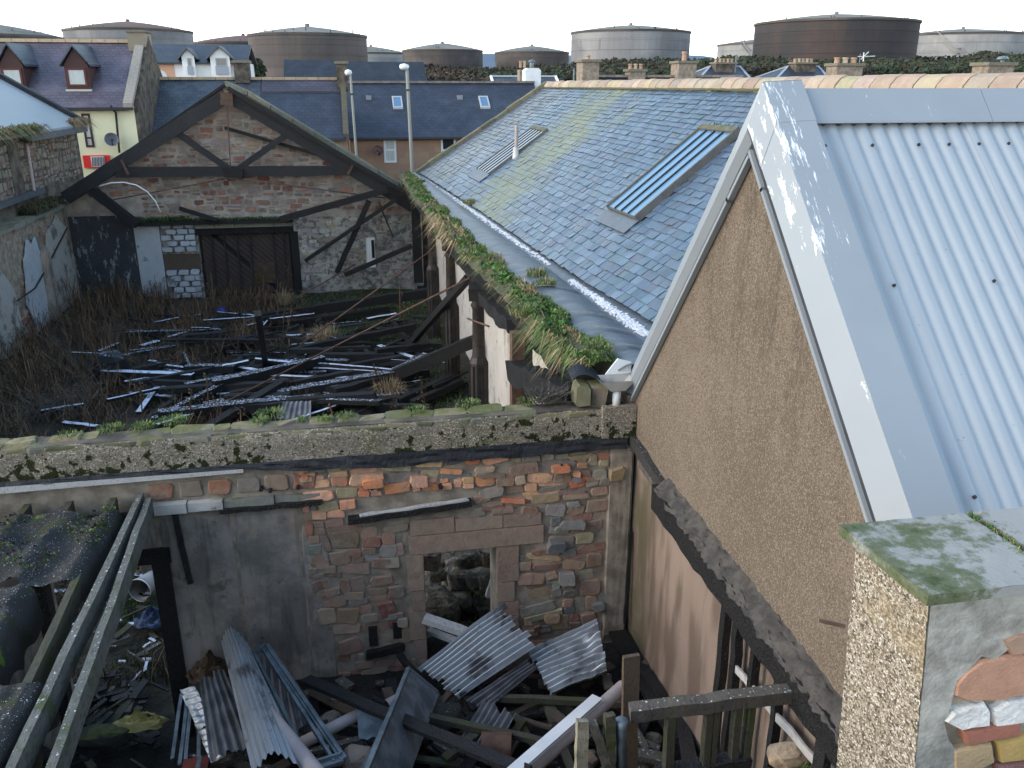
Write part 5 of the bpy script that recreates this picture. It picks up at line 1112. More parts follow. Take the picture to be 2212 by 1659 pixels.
def dq(a, b, c, d): return lambda m: m.grid(lambda s, t: (a*(1-s)+b*s)*(1-t)+(d*(1-s)+c*s)*t+Z_*.02*mnoise.noise(Vector((s*3,t*3,1))), 8, 8)
part('right_face', du, MAT['galv'], dq(A0, A1, B1, B0), True); part('left_face', du, MAT['galv'], dq(A0-X_*.02, A1-X_*.02, D1, D0), True); part('fold_rib', du, MAT['galv'], lambda m: m.bar(A0, A1, .04, .05))
part('end_flap', du, MAT['galv'], lambda m: m.prism([A0+Z_*.02, B0+Z_*.02, onZ(920,1490,1.2)], (0,.01,.02)))
g2 = part('metal_tray', None, MAT['galv'], dq(onZ(770,1530,1.2), onZ(850,1540,1.2), onZ(815,1600,1.0), onZ(775,1595,1.0)), True); tag(g2, 'small dented metal tray left of the duct', 'metal tray')
def bigstone(p, s, col, lab, nm='loose_stone', mat='stone', seed=1, cat='stone', group=None, sub=2):
    import bmesh
    bm = bmesh.new(); bmesh.ops.create_icosphere(bm, subdivisions=sub, radius=1); m = MB()
    vs = []
    for v in bm.verts:
        c = v.co.copy(); k = 1+.28*mnoise.noise(c*1.3+Vector((seed*3.1,0,0)))+.10*mnoise.noise(c*3.5+Vector((seed,0,0)))
        q = Vector([math.copysign(abs(t)**.72, t) for t in c]); vs.append(Vector(p)+Vector((q.x*s[0], q.y*s[1], q.z*s[2]))*k)
    m.add(vs, [tuple(v.index for v in f.verts) for f in bm.faces], col); bm.free()
    return tag(m.build(nm, MAT[mat]), lab, cat, group)
bigstone(onZ(775,1640,1.15), (.16,.14,.12), (.30,.22,.18), 'pinkish lump of stone left of the bent duct', seed=3)
bigstone(onZ(715,1560,.8), (.12,.12,.1), (.16,.16,.16), 'grey lump behind the metal window frame', seed=4)
bigstone(onZ(960,1545,.95), (.20,.12,.09), (.045,.045,.04), 'dark speckled slab beside the bent duct', seed=6, mat='felt')
dr = thing('rusty_drum', 'short rusty drum lying open towards the right', 'drum')
c0, c1 = onZ(1040,1610,1.12), onZ(1105,1612,1.12)
part('shell', dr, MAT['rust'], lambda m: (m.tube([c0, c1], .13, 20, cap=False), m.tube([c1, c0], .12, 20, cap=False)), True); part('end', dr, MAT['char'], lambda m: m.tube([c0, c0+(c1-c0)*.04], .125, 20))
# left side rubbish seen through the burnt door
bk = thing('white_bucket', 'dirty white bucket lying on its side in the left doorway', 'bucket')
b0, b1 = onZ(332,1250,.35), onZ(300,1276,.38); ax = (b1-b0).normalized()
part('body', bk, MAT['dirtywhite'], lambda m: (m.tube([b0, b0+ax*.36], [.13,.165], 20, cap=False), m.tube([b0+ax*.36, b0+ax*.01], [.158,.12], 20, cap=False), m.tube([b0, b0+ax*.01], .13, 20)), True); part('rim', bk, MAT['whitemetal'], lambda m: m.tube([b0+ax*.345, b0+ax*.365], .175, 20, cap=False), True)
def cloth(u, v, z, sx, sy, hh, colr, nm, lab, cat, seed):
    p = onZ(u, v, z); mt = MAT.setdefault(nm+'_mat', simple(nm+'_plastic', colr, tuple(x*.6 for x in colr), 5, .5, 16, .6, .03)); m = MB()
    def Q(a, b):
        r = 1-.35*abs(mnoise.noise(Vector((math.cos(a*2*PI)*1.5, math.sin(a*2*PI)*1.5, seed)))); q = b*r
        return Vector((p.x+math.cos(a*2*PI)*sx*q, p.y+math.sin(a*2*PI)*sy*q, p.z+hh*(1-b)*(1+.8*mnoise.noise(Vector((a*6,b*4,seed))))+.05*mnoise.noise(Vector((a*12,b*7,seed)))))
    m.grid(Q, 28, 9); return tag(m.build(nm, mt), lab, cat)
cloth(332,1340,.25,.28,.2,.2,(.02,.05,.13),'blue_tarpaulin','crumpled dark blue tarpaulin beside the burnt door post','tarpaulin',1)
cloth(300,1562,.35,.34,.16,.14,(.44,.36,.12),'yellow_sack','torn yellow plastic sack on the dark floor at the left','sack',2)
cloth(455,1452,1.0,.28,.2,.22,(.075,.042,.018),'dead_bracken','clump of rusty dead bracken behind the scrap sheets','dead plant',3)
rb_ = thing('red_box', 'dull red metal box at the bottom edge below the scrap', 'box'); p = onZ(425,1655,1.0); pbox('body', rb_, simple('dull_red_paint', (.17,.035,.025), (.10,.025,.02), 6), p.x-.12, p.x+.12, p.y-.2, p.y+.05, .6, 1.06); pbox('strap', rb_, MAT['galv'], p.x+.01, p.x+.05, p.y-.205, p.y+.055, .6, 1.065)
rr = random.Random(77)
for i in range(110):
    u, v = (rr.uniform(95,345), rr.uniform(1238,1520)) if i < 75 else (rr.uniform(60,340), rr.uniform(1500,1659))
    p = onZ(u, v, .16); a = rr.uniform(0, PI); L_ = rr.uniform(.08,.5); d = Vector((math.cos(a), math.sin(a), rr.uniform(-.1,.25)))*L_/2; z = Vector((0,0,rr.uniform(0,.12)))
    mt = rr.choice(['char_frost','char_frost','greywood','mosswood','mosswood','greywood','char','snow'] if v < 1480 else ['char','mosswood','char_grey','greywood'])
    nm, lb, ct = ('snow_lump','small lump of snow among the litter beyond the burnt door','snow') if mt == 'snow' else ('litter_board','small broken board in the litter at the burnt door','broken board')
    if mt == 'snow': m = MB(); vs, fs = stone_block(p, X_, Y_, Z_, 0, 0, rr.uniform(.05,.2), rr.uniform(.03,.1), .015, rr, 1.5); m.add(vs, fs)
    else: m = MB(); m.bar(p+z-d, p+z+d, rr.uniform(.02,.10), rr.uniform(.012,.03), n=2, jit=.004)
    tag(m.build(nm, MAT[mt]), lb, ct, 'litter beyond the burnt door' if mt != 'snow' else 'snow lumps beyond the burnt door')
tag(bigstone(onZ(225,1590,.3), (.30,.14,.12), (.05,.05,.042), 'squared dark mossy block on the left floor', seed=9, mat='mossstone'))
rr = random.Random(8)
for i in range(26):
    u, v = rr.uniform(918,1068), rr.uniform(1205,1335); Yb = rr.uniform(9.3,10.6); p = onY(u, v, Yb); s = rr.uniform(.10,.26)
    bigstone((p.x, p.y, p.z), (s, s*.8, s*rr.uniform(.6,1.3)), pick(rr, [(.06,.06,.052),(.045,.047,.04),(.085,.08,.07),(.035,.04,.03)]), 'dark fallen stone heaped beyond the empty doorway', seed=20+i, mat='stone', group='fallen stones beyond the doorway', sub=2)
for i in range(30):
    p = Vector((rr.uniform(.3,1.9), rr.uniform(9.2,11), 0)); s = rr.uniform(.15,.32); p.z = rr.uniform(.1,.5)+.35*(1-abs(p.y-9.9))
    bigstone(p, (s, s*.8, s*.8), (.05,.049,.042), 'dark fallen stone heaped beyond the empty doorway', seed=60+i, mat='stone', group='fallen stones beyond the doorway', sub=1)
plank((onY(1090,1200,9.4), onY(1065,1290,9.3)), .2, .05, 'whitewood', 'pale upright board seen through the top of the doorway', up=(0,1,0))

# ------------------------------------------------------------------ charred studs on the gable side and the low timber frame
for i, (y, zt, zb, w_, lab, mt) in enumerate(((5.86,2.98,.7,.09,'tallest charred stud against the brown plaster, ragged along its left edge','char'),(5.62,3.02,.7,.08,'charred stud close beside the ragged one','char'),(5.30,3.06,.8,.06,'third charred stud from the left, just under the burnt wall plate','char'),(4.90,3.08,.8,.06,'fourth charred stud from the left','char_grey'),(4.25,3.0,.8,.13,'wide grey stud at the right end of the frame','char_grey'),(4.08,3.0,.8,.05,'narrow stud right of the wide grey one','greywood'))):
    m = MB(); m.bar((2.97,y,zt),(2.95,y-.03,zb),.07,w_,(0,1,0),14,.003 if i > 1 else .006); tag(m.build('charred_stud', MAT[mt]), lab, 'stud', 'charred studs against the gable wall')
plank((onX(1586,1440,2.96), onX(1800,1690,2.96)), .02, .07, 'whitewood', 'whitish batten running down behind the charred studs', cat='batten', nm='batten', up=(0,0,1))
fr = thing('timber_frame', 'low timber frame of a weathered rail on short posts beside the gable wall', 'timber frame')
part('rail', fr, MAT['greywood'], lambda m: m.bar((1.70,4.64,3.09),(2.98,4.62,3.09),.10,.10,(0,0,1),14,.006))
part('bottom_plate', fr, MAT['char_grey'], lambda m: m.bar((1.92,4.62,2.53),(2.62,4.62,2.55),.11,.08,(0,0,1),8,.006))
for x, w_ in ((2.0,.06),(2.28,.05),(2.335,.04),(2.50,.055),(2.60,.05)): part('post', fr, MAT['mosswood'], lambda m: m.bar((x,4.63,3.04),(x,4.62,2.35),w_,.07,(0,1,0),5,.004))
tl = part('tall_board', None, MAT['brownwood'], lambda m: m.bar((1.80,4.95,3.32),(1.83,4.9,1.6),.12,.04,(0,1,0),8,.004)); tag(tl, 'tall brown board standing behind the rail', 'board')
for u0, v0, u1, v1, w_, mt, lab in ((1258,1556,1255,1680,.08,'paintwood','rotten post with peeling pale paint at the bottom edge, leftmost of the stumps'),(1280,1562,1322,1690,.06,'greywood','grey split stump leaning right between two posts'),(1316,1544,1318,1680,.07,'mosswood','mossy post stump left of the pale pipe')):
    a, b = onY(u0, v0, 4.55), onY(u1, v1, 4.5); m = MB(); m.bar(a, b, w_, .06, (0,1,0), 8, .006); tag(m.build('post_stump', MAT[mt]), lab, 'post', 'broken post stumps at the bottom edge')
a, b = onY(1343,1556,4.55), onY(1345,1690,4.5); sp = part('stand_pipe', None, MAT['galv'], lambda m: m.tube([a, a-Z_*.06, b], [.045,.04,.038], 12), True); tag(sp, 'pale grey pipe standing among the post stumps', 'pipe')
lw = thing('low_wall', 'low broken rubble wall under the loose pale stone', 'wall')
pbox('core', lw, MAT['mortar_dark'], 2.25, 3.0, 4.2, 4.6, 0, 2.44)
for i in range(14):
    x, y = rr.uniform(2.1,2.95), rr.uniform(4.35,4.62); m = MB(); vs, fs = stone_block(Vector((x,y,2.41)), X_, Y_, Z_, 0, 0, rr.uniform(.1,.22), rr.uniform(.08,.16), rr.uniform(.03,.08), rr, .6); m.add(vs, fs, pick(rr, [(.14,.12,.1),(.1,.095,.08),(.18,.15,.12)])); m.build('stone', MAT['mossstone'], lw)
bigstone(onZ(1702,1632,2.6), (.15,.09,.075), (.52,.40,.28), 'pale buff stone lying loose beside the grass tuft', seed=12, sub=3)
hp = thing('rain_hopper', 'square metal rain hopper with a short spout on the wall end', 'hopper')
hc = onY(1330,828,8.66)
part('bowl', hp, MAT['dirtywhite'], lambda m: m.add([hc+Vector(v) for v in ((-.21,-.12,.06),(.20,-.12,.06),(.20,.14,.06),(-.21,.14,.06),(-.08,-.10,-.06),(.08,-.10,-.06),(.08,.06,-.06),(-.08,.06,-.06))], [(0,1,5,4),(1,2,6,5),(2,3,7,6),(3,0,4,7),(4,5,6,7)]))
part('back_plate', hp, MAT['whitemetal'], lambda m: m.prism([hc+Vector((-.08,.14,.06)), hc+Vector((.22,.14,.06)), hc+Vector((.22,.14,.19)), hc+Vector((.06,.14,.24))], (0,.02,0)))
part('spout', hp, MAT['whitemetal'], lambda m: m.tube([hc+Vector((0,-.03,-.05)), hc+Vector((.0,-.05,-.24))], .045, 14), True)
lf = part('torn_flashing', None, MAT['bitumen'], lambda m: m.grid(lambda a, b: hc+Vector((-.50+.34*a, .24-.20*b, .12+.05*math.sin(a*4)-.06*b)), 10, 5)); tag(lf, 'dark torn flashing sheet over the squared stones', 'flashing')
for i, (u, v, s, c, lab) in enumerate(((1255,850,(.10,.10,.15),(.13,.125,.08),'mossy squared stone on the wall top left of the hopper'),(1288,854,(.10,.12,.16),(.18,.15,.12),'brown squared stone leaning beside the hopper'),(1360,862,(.07,.08,.09),(.15,.12,.10),'rough small stone tucked behind the hopper spout'))):
    p = onY(u, v, 8.72); bm_ = MB(); vs, fs = stone_block(Vector((p.x,p.y+.1,p.z)), X_, Z_, -Y_, 0, 0, s[0]*2, s[2]*2, .2, rr, .15); bm_.add(vs, fs, c); tag(bm_.build('squared_stone', MAT['mossstone']), lab, 'stone')
rd_ = part('dead_stems', None, MAT['greywood'], lambda m: [m.bar((2.1+rr.uniform(-.25,.2), 8.85+rr.uniform(-.1,.1), 3.83),(2.1+rr.uniform(-.3,.25), 8.85+rr.uniform(-.15,.15), 3.86+rr.uniform(.05,.16)),.006,.006) for _ in range(90)]); tag(rd_, 'tangle of dry pale stems on the wall top below the broken beam', 'dry plant', kind='stuff')

# ------------------------------------------------------------------ near pillar
PL = thing('stone_pillar', 'pebble dashed pillar with mossy concrete cap and exposed stones in front', 'pillar')
def px(z, y): return lerp(2.085, 2.055, (y-2.48)/.45)+(5.32-z)*lerp(.10, .06, (y-2.48)/.45)
part('pebbledash_face', PL, MAT['pebble'], lambda m: m.grid(lambda a, b: Vector((px(lerp(3.0,5.33,b), lerp(2.93,2.48,a))-.01*abs(mnoise.noise(Vector((a*9,b*30,0)))), lerp(2.93,2.48,a), lerp(3.0,5.33,b))), 24, 90))
part('core', PL, MAT['mortar'], lambda m: m.add([(px(3,2.5)+.02,2.51,3),(3.6,2.51,3),(3.6,2.93,3),(px(3,2.93)+.02,2.93,3),(px(5.33,2.5)+.02,2.51,5.335),(3.6,2.51,5.335),(3.6,2.93,5.335),(px(5.33,2.93)+.02,2.93,5.335)], [(0,3,2,1),(4,5,6,7),(0,1,5,4),(1,2,6,5),(2,3,7,6),(3,0,4,7)]))
def Pf(u, v): return onY(u, v, 2.48)
poly = [(2012,1300),(2225,1278),(2225,1395),(2180,1402),(2150,1425),(2120,1418),(2090,1450),(2068,1470),(2060,1500),(2050,1540),(2040,1562),(2050,1600),(2070,1625),(2075,1690),(1974,1690)]
part('plaster', PL, MAT['pplaster'], lambda m: m.prism([Pf(u,v) for u,v in poly], (0,.04,0)))
def pst(us, c, d, nm='stone', mt='brickface'):
    m = MB(); pts = [onY(u, v, 2.49-d) for u, v in us]; ctr = sum(pts, Vector())/len(pts); k = len(pts)
    m.add([p+Y_*(d+.03) for p in pts]+[ctr+(p-ctr)*.985+Y_*.012 for p in pts]+[ctr+(p-ctr)*.9-Y_*.006 for p in pts], [(j*k+i, j*k+(i+1)%k, (j+1)*k+(i+1)%k, (j+1)*k+i) for j in range(2) for i in range(k)]+[tuple(range(2*k,3*k))], c); m.build(nm, MAT[mt], PL)
pst([(2062,1480),(2085,1452),(2120,1428),(2165,1418),(2225,1412),(2225,1500),(2160,1515),(2085,1515),(2060,1505)], (.45,.25,.17), .012)
pst([(2170,1385),(2200,1372),(2225,1368),(2225,1410),(2185,1415)], (.38,.25,.18), .02)
pst([(2040,1560),(2060,1540),(2095,1528),(2130,1520),(2140,1535),(2140,1568),(2100,1572),(2075,1578)], (.60,.59,.57), .016, 'lime_lump', 'limewhite'); pst([(2145,1535),(2180,1518),(2225,1512),(2225,1560),(2150,1570)], (.6,.6,.6), .014, 'lime_lump', 'limewhite')
pst([(2080,1582),(2205,1560),(2210,1588),(2085,1608)], (.34,.14,.10), .018, 'brick'); pst([(2060,1622),(2145,1608),(2150,1645),(2060,1690)], (.48,.34,.20), .012); pst([(2155,1606),(2225,1590),(2225,1640),(2160,1648)], (.52,.35,.13), .012); pst([(2155,1655),(2225,1648),(2225,1690),(2150,1690)], (.26,.13,.12), .012)
def slab(x0, x1, seed):
    def f(m):
        n = 14; vs = []
        m.grid(lambda a, b: Vector((lerp(x0,x1,a)+.03*(1-b)*(1 if x0 < 2.3 else .4), lerp(2.425,2.985,b), 5.405+.006*mnoise.noise(Vector((a*6+seed,b*6,0))))), n, n)
        m.prism([(x0+.03,2.425,5.36),(x1,2.425,5.36),(x1,2.985,5.36),(x0,2.985,5.36)], (0,0,.0445))
    part('cap_slab', PL, MAT['cap'], f)
slab(2.0, 2.60, 0); slab(2.65, 3.5, 5)
bp = part('hook', PL, MAT['rust'], lambda m: m.bar((2.06,2.93,4.92),(1.96,2.98,4.93),.015,.012))

# ------------------------------------------------------------------ timbers and rods in the hall
GT1 = 'charred timbers heaped on the hall floor'
def hb(u0, v0, u1, v1, z0, z1, w_, h_, mat, lab='charred timber lying in the burnt heap on the hall floor', group=GT1, n=8, jit=.008):
    m = MB(); m.bar(onZ(u0,v0,z0), onZ(u1,v1,z1), w_, h_, (0,0,1), n, jit); return tag(m.build('charred_beam', MAT[mat]), lab, 'beam', group)
hb(1024,737,818,824,1.5,.35,.26,.28,'char','thick black beam propped on the iron column base'); hb(880,806,440,884,.55,.3,.26,.26,'char_speck','long thick beam lying in front of the heap below the frosted boards')
hb(705,888,835,828,.35,.3,.2,.22,'char'); hb(461,832,700,778,.6,.6,.2,.22,'char_speck','broad scaly beam slanting across the middle of the heap'); hb(565,686,925,632,.35,.75,.25,.28,'char','thickest black beam across the back of the hall'); hb(590,703,840,668,.2,.3,.18,.14,'char')
hb(222,808,418,817,.45,.4,.2,.22,'char_frost'); hb(550,813,811,821,.5,.5,.12,.1,'char_frost','longest white frosted board in the middle of the heap'); hb(655,796,872,808,.45,.45,.12,.1,'char_frost','white frosted board above the longest one'); hb(689,788,872,803,.55,.5,.09,.1,'char_frost'); hb(552,778,632,786,.6,.5,.12,.1,'char_frost'); hb(483,793,538,782,.55,.6,.12,.1,'char_frost'); hb(490,790,590,812,.4,.5,.15,.12,'char_frost')
hb(364,730,418,714,.3,.3,.12,.08,'char_frost'); hb(213,760,255,742,.25,.3,.14,.06,'char_frost'); hb(305,748,345,737,.25,.25,.2,.06,'char_frost'); hb(392,733,460,736,.25,.25,.1,.07,'char_frost'); hb(331,698,387,687,.25,.3,.1,.06,'char_frost'); hb(333,682,404,684,.25,.3,.1,.06,'char_frost'); hb(322,780,350,786,.3,.3,.1,.06,'char_frost'); hb(360,790,415,798,.35,.3,.1,.06,'char_frost'); hb(357,800,392,804,.35,.3,.1,.06,'char_frost')
hb(88,889,180,874,.35,.4,.1,.06,'char_frost','frosted board in the bramble at the lower left'); hb(137,913,210,922,.3,.3,.12,.06,'char_frost'); hb(338,920,474,877,.55,.5,.1,.08,'char_frost','frosted board leaning on the parapet wall top'); hb(584,691,679,679,.45,.5,.1,.08,'char_frost'); hb(440,693,560,685,.3,.3,.1,.06,'char_frost'); hb(470,675,560,683,.3,.3,.08,.06,'char_frost')
hb(818,748,895,775,.4,.3,.16,.08,'char_frost'); hb(740,865,800,858,.3,.3,.1,.06,'char_frost'); hb(673,850,725,868,.35,.3,.1,.06,'char_frost'); hb(735,872,775,850,.3,.5,.1,.06,'char_frost'); hb(755,732,840,716,.3,.3,.1,.06,'char_frost'); hb(690,538+200,660,770,.3,.3,.08,.06,'char_frost')
hb(860,868,985,812,.3,.35,.16,.18,'char'); hb(890,872,995,825,.25,.3,.15,.16,'char'); hb(800,860,960,835,.25,.3,.14,.14,'char'); hb(640,880,760,893,.25,.25,.14,.14,'char'); hb(330,910,520,812,.4,.6,.14,.14,'char_speck'); hb(400,835,590,800,.45,.5,.16,.16,'char_speck'); hb(290,830,500,790,.45,.5,.14,.14,'char'); hb(500,846,640,856,.35,.35,.12,.1,'char_frost'); hb(470,855,620,838,.35,.45,.12,.1,'char_frost')
plank((onZ(884,745,.3), onY(1012,600,18.4)), .15, .15, 'char', 'charred timber leaning up against the iron column', 'beam', 'charred_beam', GT1)
plank((onZ(575,792,.4), onY(557,677,18.2)), .14, .12, 'char_grey', 'blackened post standing upright in the middle of the heap', 'post', 'charred_post')
plank((onZ(845,690,.3), onZ(905,770,.3)), .12, .1, 'char', 'charred timber lying in the burnt heap on the hall floor', 'beam', 'charred_beam', GT1)
plank((onX(1115,800,2.3), onY(1240,862,8.95)), .30, .30, 'char', 'broken thick beam end resting on the parapet below the grass', 'beam', 'charred_beam', None, 12, .022)
plank((onX(1050,645,2.35), onX(1112,705,2.35)), .26, .22, 'char', 'charred beam stub at the head of the nearest iron column', 'beam', 'charred_beam', None, 10, .02)
bl = bigstone(onZ(243,795,.5), (.42,.36,.40), (.03,.03,.03), 'dark rounded tank lying at the left of the heap', nm='burnt_tank', mat='char_speck', seed=31, cat='tank')
# timbers hanging against the far gable
for (u0,v0,u1,v1,Y,w_,h_,lab) in ((486,276,700,338,31.3,.1,.16,'thin charred pole across the upper gable behind the truss'),(200,412,295,486,30.9,.25,.42,'thick black timber slanting down below the left rafter'),(388,450,470,476,31.2,.12,.14,'black timber stub above the ledge grass'),(606,474,838,410,30.9,.2,.26,'thick charred timber rising from the door head to the right rafter'),(660,563,856,430,30.7,.12,.16,'thin charred pole leaning across the whitewashed stones'),(728,588,797,434,30.8,.18,.24,'steep charred timber leaning on the whitewashed stones'),(745,594,890,531,30.6,.14,.2,'low charred timber slanting up to the corner post'),(818,436,850,514,30.7,.05,.05,'thin rusty rod hanging at the right of the gable'),(897,434,904,610,31.0,.3,.32,'charred corner post at the right end of the gable')):
    plank((onY(u0,v0,Y), onY(u1,v1,Y-.2)), w_, h_, 'char', lab, 'beam', 'charred_beam', 'charred timbers hanging against the far gable', up=(0,1,0))
def rod(pts, r, mat, lab): return tag(part('tie_rod', None, MAT[mat], lambda m: m.tube(pts, r, 6), True), lab, 'rod')
rod([onX(1016,600,2.25), onZ(700,760,.9), onZ(461,882,.5), onZ(380,918,.35)], .022, 'rust', 'longest rusty tie rod running from the column down across the heap')
rod([onX(938,536,2.25), onZ(640,752,.35)], .022, 'rust', 'rusty tie rod sloping to the middle of the hall from the far columns')
rod([onY(768,570,30), onZ(622,655,.35)], .02, 'rust', 'short rusty rod sloping from the far wall timbers'); rod([onY(215,437,31), onY(493,385,30.9)], .018, 'rust', 'thin rusty rod from the left rafter foot to the tie beam'); rod([onY(512,385,30.9), onY(832,428,30.9)], .018, 'rust', 'thin rusty rod from the tie beam to the right rafter foot')
rod([onX(1010,688,2.15), onX(1056,705,2.25)], .02, 'rust', 'short rusty rod sticking out of the nearest iron column')
cw = part('bent_conduit', None, MAT['whitemetal'], lambda m: m.tube([onY(u,v,30.8) for u,v in ((215,402),(240,395),(268,394),(295,400),(318,414),(336,435),(347,458))], .022, 6), True); tag(cw, 'white bent conduit arching out from the left rafter', 'conduit')
bt = cloth(478,672,.3,.22,.12,.12,(.012,.045,.30),'blue_sack','bright blue plastic sack at the back of the hall','sack',5)
rr = random.Random(101)
for i in range(230):
    u, v = rr.gauss(640, 190), rr.uniform(680, 890)
    if not (60 < u < 1000): continue
    z = rr.uniform(.12,.45); p = onZ(u, v, z)
    if not (-9 < p.x < 2.4 and 9.4 < p.y < 29): continue
    a = rr.gauss(.25, .8); L_ = rr.uniform(.2, 1.7); d = Vector((math.cos(a), math.sin(a), rr.uniform(-.08,.12)))*L_/2
    mt = rr.choice(['char','char','char','char_frost','char_speck','char_grey','char_grey']); w_ = rr.uniform(.03,.15)
    m = MB(); m.bar(p-d, p+d, w_, w_*rr.uniform(.35,.9), n=4, jit=.008, rr=rr); fz = {'char':'black','char_frost':'frosted white topped','char_speck':'frost speckled','char_grey':'greyish black'}[mt]; tag(m.build('burnt_plank', MAT[mt]), 'short '+fz+' burnt plank in the heap on the hall floor', 'plank', 'short '+fz+' burnt planks in the heap')
corrsheet(onZ(598,905,.35), onZ(612,868,.6), onZ(672,866,.6), onZ(672,905,.35), 6, .02, 'oldiron_dull', 'grey corrugated scrap just beyond the parapet wall', 0, 0, 11)

for i in range(46): # heavier timbers in the heap
    u, v = rr.gauss(650, 170), rr.uniform(715, 890)
    if not (200 < u < 985): continue
    p = onZ(u, v, rr.uniform(.2,.55)); a = rr.gauss(.2, .45); L_ = rr.uniform(1.0, 3.6); d = Vector((math.cos(a), math.sin(a), rr.uniform(-.06,.10)))*L_/2
    if abs(p.x+d.x) > 8.5 or p.x+abs(d.x) > 2.5 or p.y-abs(d.y) < 9.3: continue
    m = MB(); m.bar(p-d, p+d, rr.uniform(.12,.24), rr.uniform(.10,.22), n=9, jit=.012, rr=rr); tag(m.build('charred_beam', MAT[rr.choice(['char','char','char_speck'])]), 'charred timber lying in the burnt heap on the hall floor', 'beam', GT1)
for i in range(120): # charred rubbish over the room floor
    u, v = rr.uniform(470, 1420), rr.uniform(1430, 1680); p = onZ(u, v, rr.uniform(.72, 1.0))
    if p.x > 2.9 or p.y > 8.4: continue
    a = rr.uniform(0, PI); L_ = rr.uniform(.15, 1.1); d = Vector((math.cos(a), math.sin(a), rr.uniform(-.15,.2)))*L_/2; mt = rr.choice(['char','char','char_grey','mosswood','greywood','brownwood'])
    m = MB(); m.bar(p-d, p+d, rr.uniform(.03,.13), rr.uniform(.02,.07), n=4, jit=.007, rr=rr); tag(m.build('burnt_board', MAT[mt]), 'small burnt board in the rubbish under the loose corrugated sheets', 'broken board', 'burnt boards on the room floor')
for i in range(40):
    u, v = rr.uniform(470, 1420), rr.uniform(1450, 1670); p = onZ(u, v, rr.uniform(.7,.85)); s = rr.uniform(.04,.12)
    if p.x > 2.8 or p.y > 8.4: continue
    bigstone(p, (s, s*.8, s*.7), pick(rr, [(.10,.08,.065),(.06,.055,.05),(.16,.11,.085),(.05,.05,.045)]), 'small broken stone in the rubbish on the room floor', seed=200+i, cat='stone', group='broken stones on the room floor', sub=2)

# ------------------------------------------------------------------ grass, weeds and brambles
def blade(mb, p, L_, lean, az, w_, col):
    d = Vector((math.cos(az), math.sin(az), 0)); sd_ = Vector((-d.y, d.x, 0))*w_
    a = p; b = p+Z_*L_*.6*(1-lean*.25)+d*L_*lean*.35; c = p+Z_*L_*(1-lean*.95)+d*L_*lean*.95
    mb.add([a-sd_, a+sd_, b-sd_*.7, b+sd_*.7, c], [(0,1,3,2),(2,3,4)], col)
rg = random.Random(55)
green = [(.075,.145,.028),(.10,.165,.04),(.05,.11,.025),(.13,.175,.055)]; straw = [(.32,.25,.13),(.36,.27,.16),(.26,.19,.10),(.36,.24,.14)]; lime = [(.14,.17,.05),(.17,.18,.07)]
gm = MB(); sm = MB()
soil = MB(); soil.grid(lambda a, b: Vector((lerp(interp(GT,lerp(9.0,31.5,a))-.44, interp(GT,lerp(9.0,31.5,a))+.08, b), lerp(9.0,31.5,a), 4.14+.11*math.sin(PI*b)+.05*mnoise.noise(Vector((a*70,b*4,0))))), 200, 6, (.06,.06,.025))
so = soil.build('turf', MAT['blade']); tag(so, 'strip of turf along the old gutter', kind='stuff')
for i in range(26000):
    y = 8.95+22.3*rg.random()**1.55; x0 = interp(GT, y); q = rg.random(); k = mnoise.noise(Vector((y*.9, q*1.2, 3))); k2 = mnoise.noise(Vector((y*2.3, q*3, 9)))
    width = .34+.26*mnoise.noise(Vector((y*.75, 0, 0)))+.12*mnoise.noise(Vector((y*2.1, 4, 0))); x = x0-.30+.12*mnoise.noise(Vector((y*1.3,8,0)))+lerp(-.02, width+.06, q); z = 4.15+.11*math.sin(PI*q)+.07*mnoise.noise(Vector((y*2.2, q*3, 1)))
    if k2 < -.38: continue
    outer = q < .22; st_ = k > .24 or rg.random() < .12 or (outer and rg.random() < .4) or (17 < y < 20.5 and q < .5)
    col = pick(rg, straw if st_ and rg.random() < .85 else lime if k < -.22 else green, .35)
    if outer and rg.random() < .15+.9*max(0, mnoise.noise(Vector((y*1.1,0,6))))+(.5 if 17 < y < 20.5 or 9.3 < y < 10.6 else 0): # overhang
        gm_p = Vector((x-.02, y, z-rg.uniform(0,.10))); L_ = rg.uniform(.10,.26 if not (17 < y < 20.5 or 9.5 < y < 10.6) else .5); blade(gm, gm_p, L_, rg.uniform(.7,1.6), PI+rg.uniform(-1.2,1.2), .006+y*.00035, col)
    else: blade(gm, Vector((x, y, z-.02)), rg.uniform(.05,.13)*(1.5 if k2 > .15 else .8)*(1.3 if k < -.1 else 1), rg.uniform(.2,.95), rg.uniform(0, 2*PI), .005+y*.00035, col)
def tuft(mb, c, r, n, L0, L1, pal, lean=(.2,.9), w_=.006):
    for _ in range(n):
        a = rg.uniform(0, 2*PI); q = r*math.sqrt(rg.random()); blade(mb, Vector(c)+Vector((math.cos(a)*q, math.sin(a)*q, 0)), rg.uniform(L0, L1), rg.uniform(*lean), a+rg.uniform(-.8,.8), w_, pick(rg, pal, .25))
for u, v, r in ((1160,598,.16),(1180,620,.14),(1018,440,.22),(1290,770,.14),(1130,680,.18)): tuft(gm, onZ(u, v, 4.22), r, 260, .12, .26, green+straw[:2])
for i in range(1100):
    y = 9.0+20*rg.random()**1.6
    if mnoise.noise(Vector((y*1.1, 3, 2))) < -.05: continue
    clump(gm, Vector((interp(GT, y)-rg.uniform(.05,.4), y, 4.26+rg.uniform(0,.07))), .045, pick(rg, [(.06,.13,.03),(.085,.16,.04)], .3), rg)
tag(gm.build('gutter_grass', MAT['blade']), 'green and straw coloured grass growing along the gutter', kind='stuff')
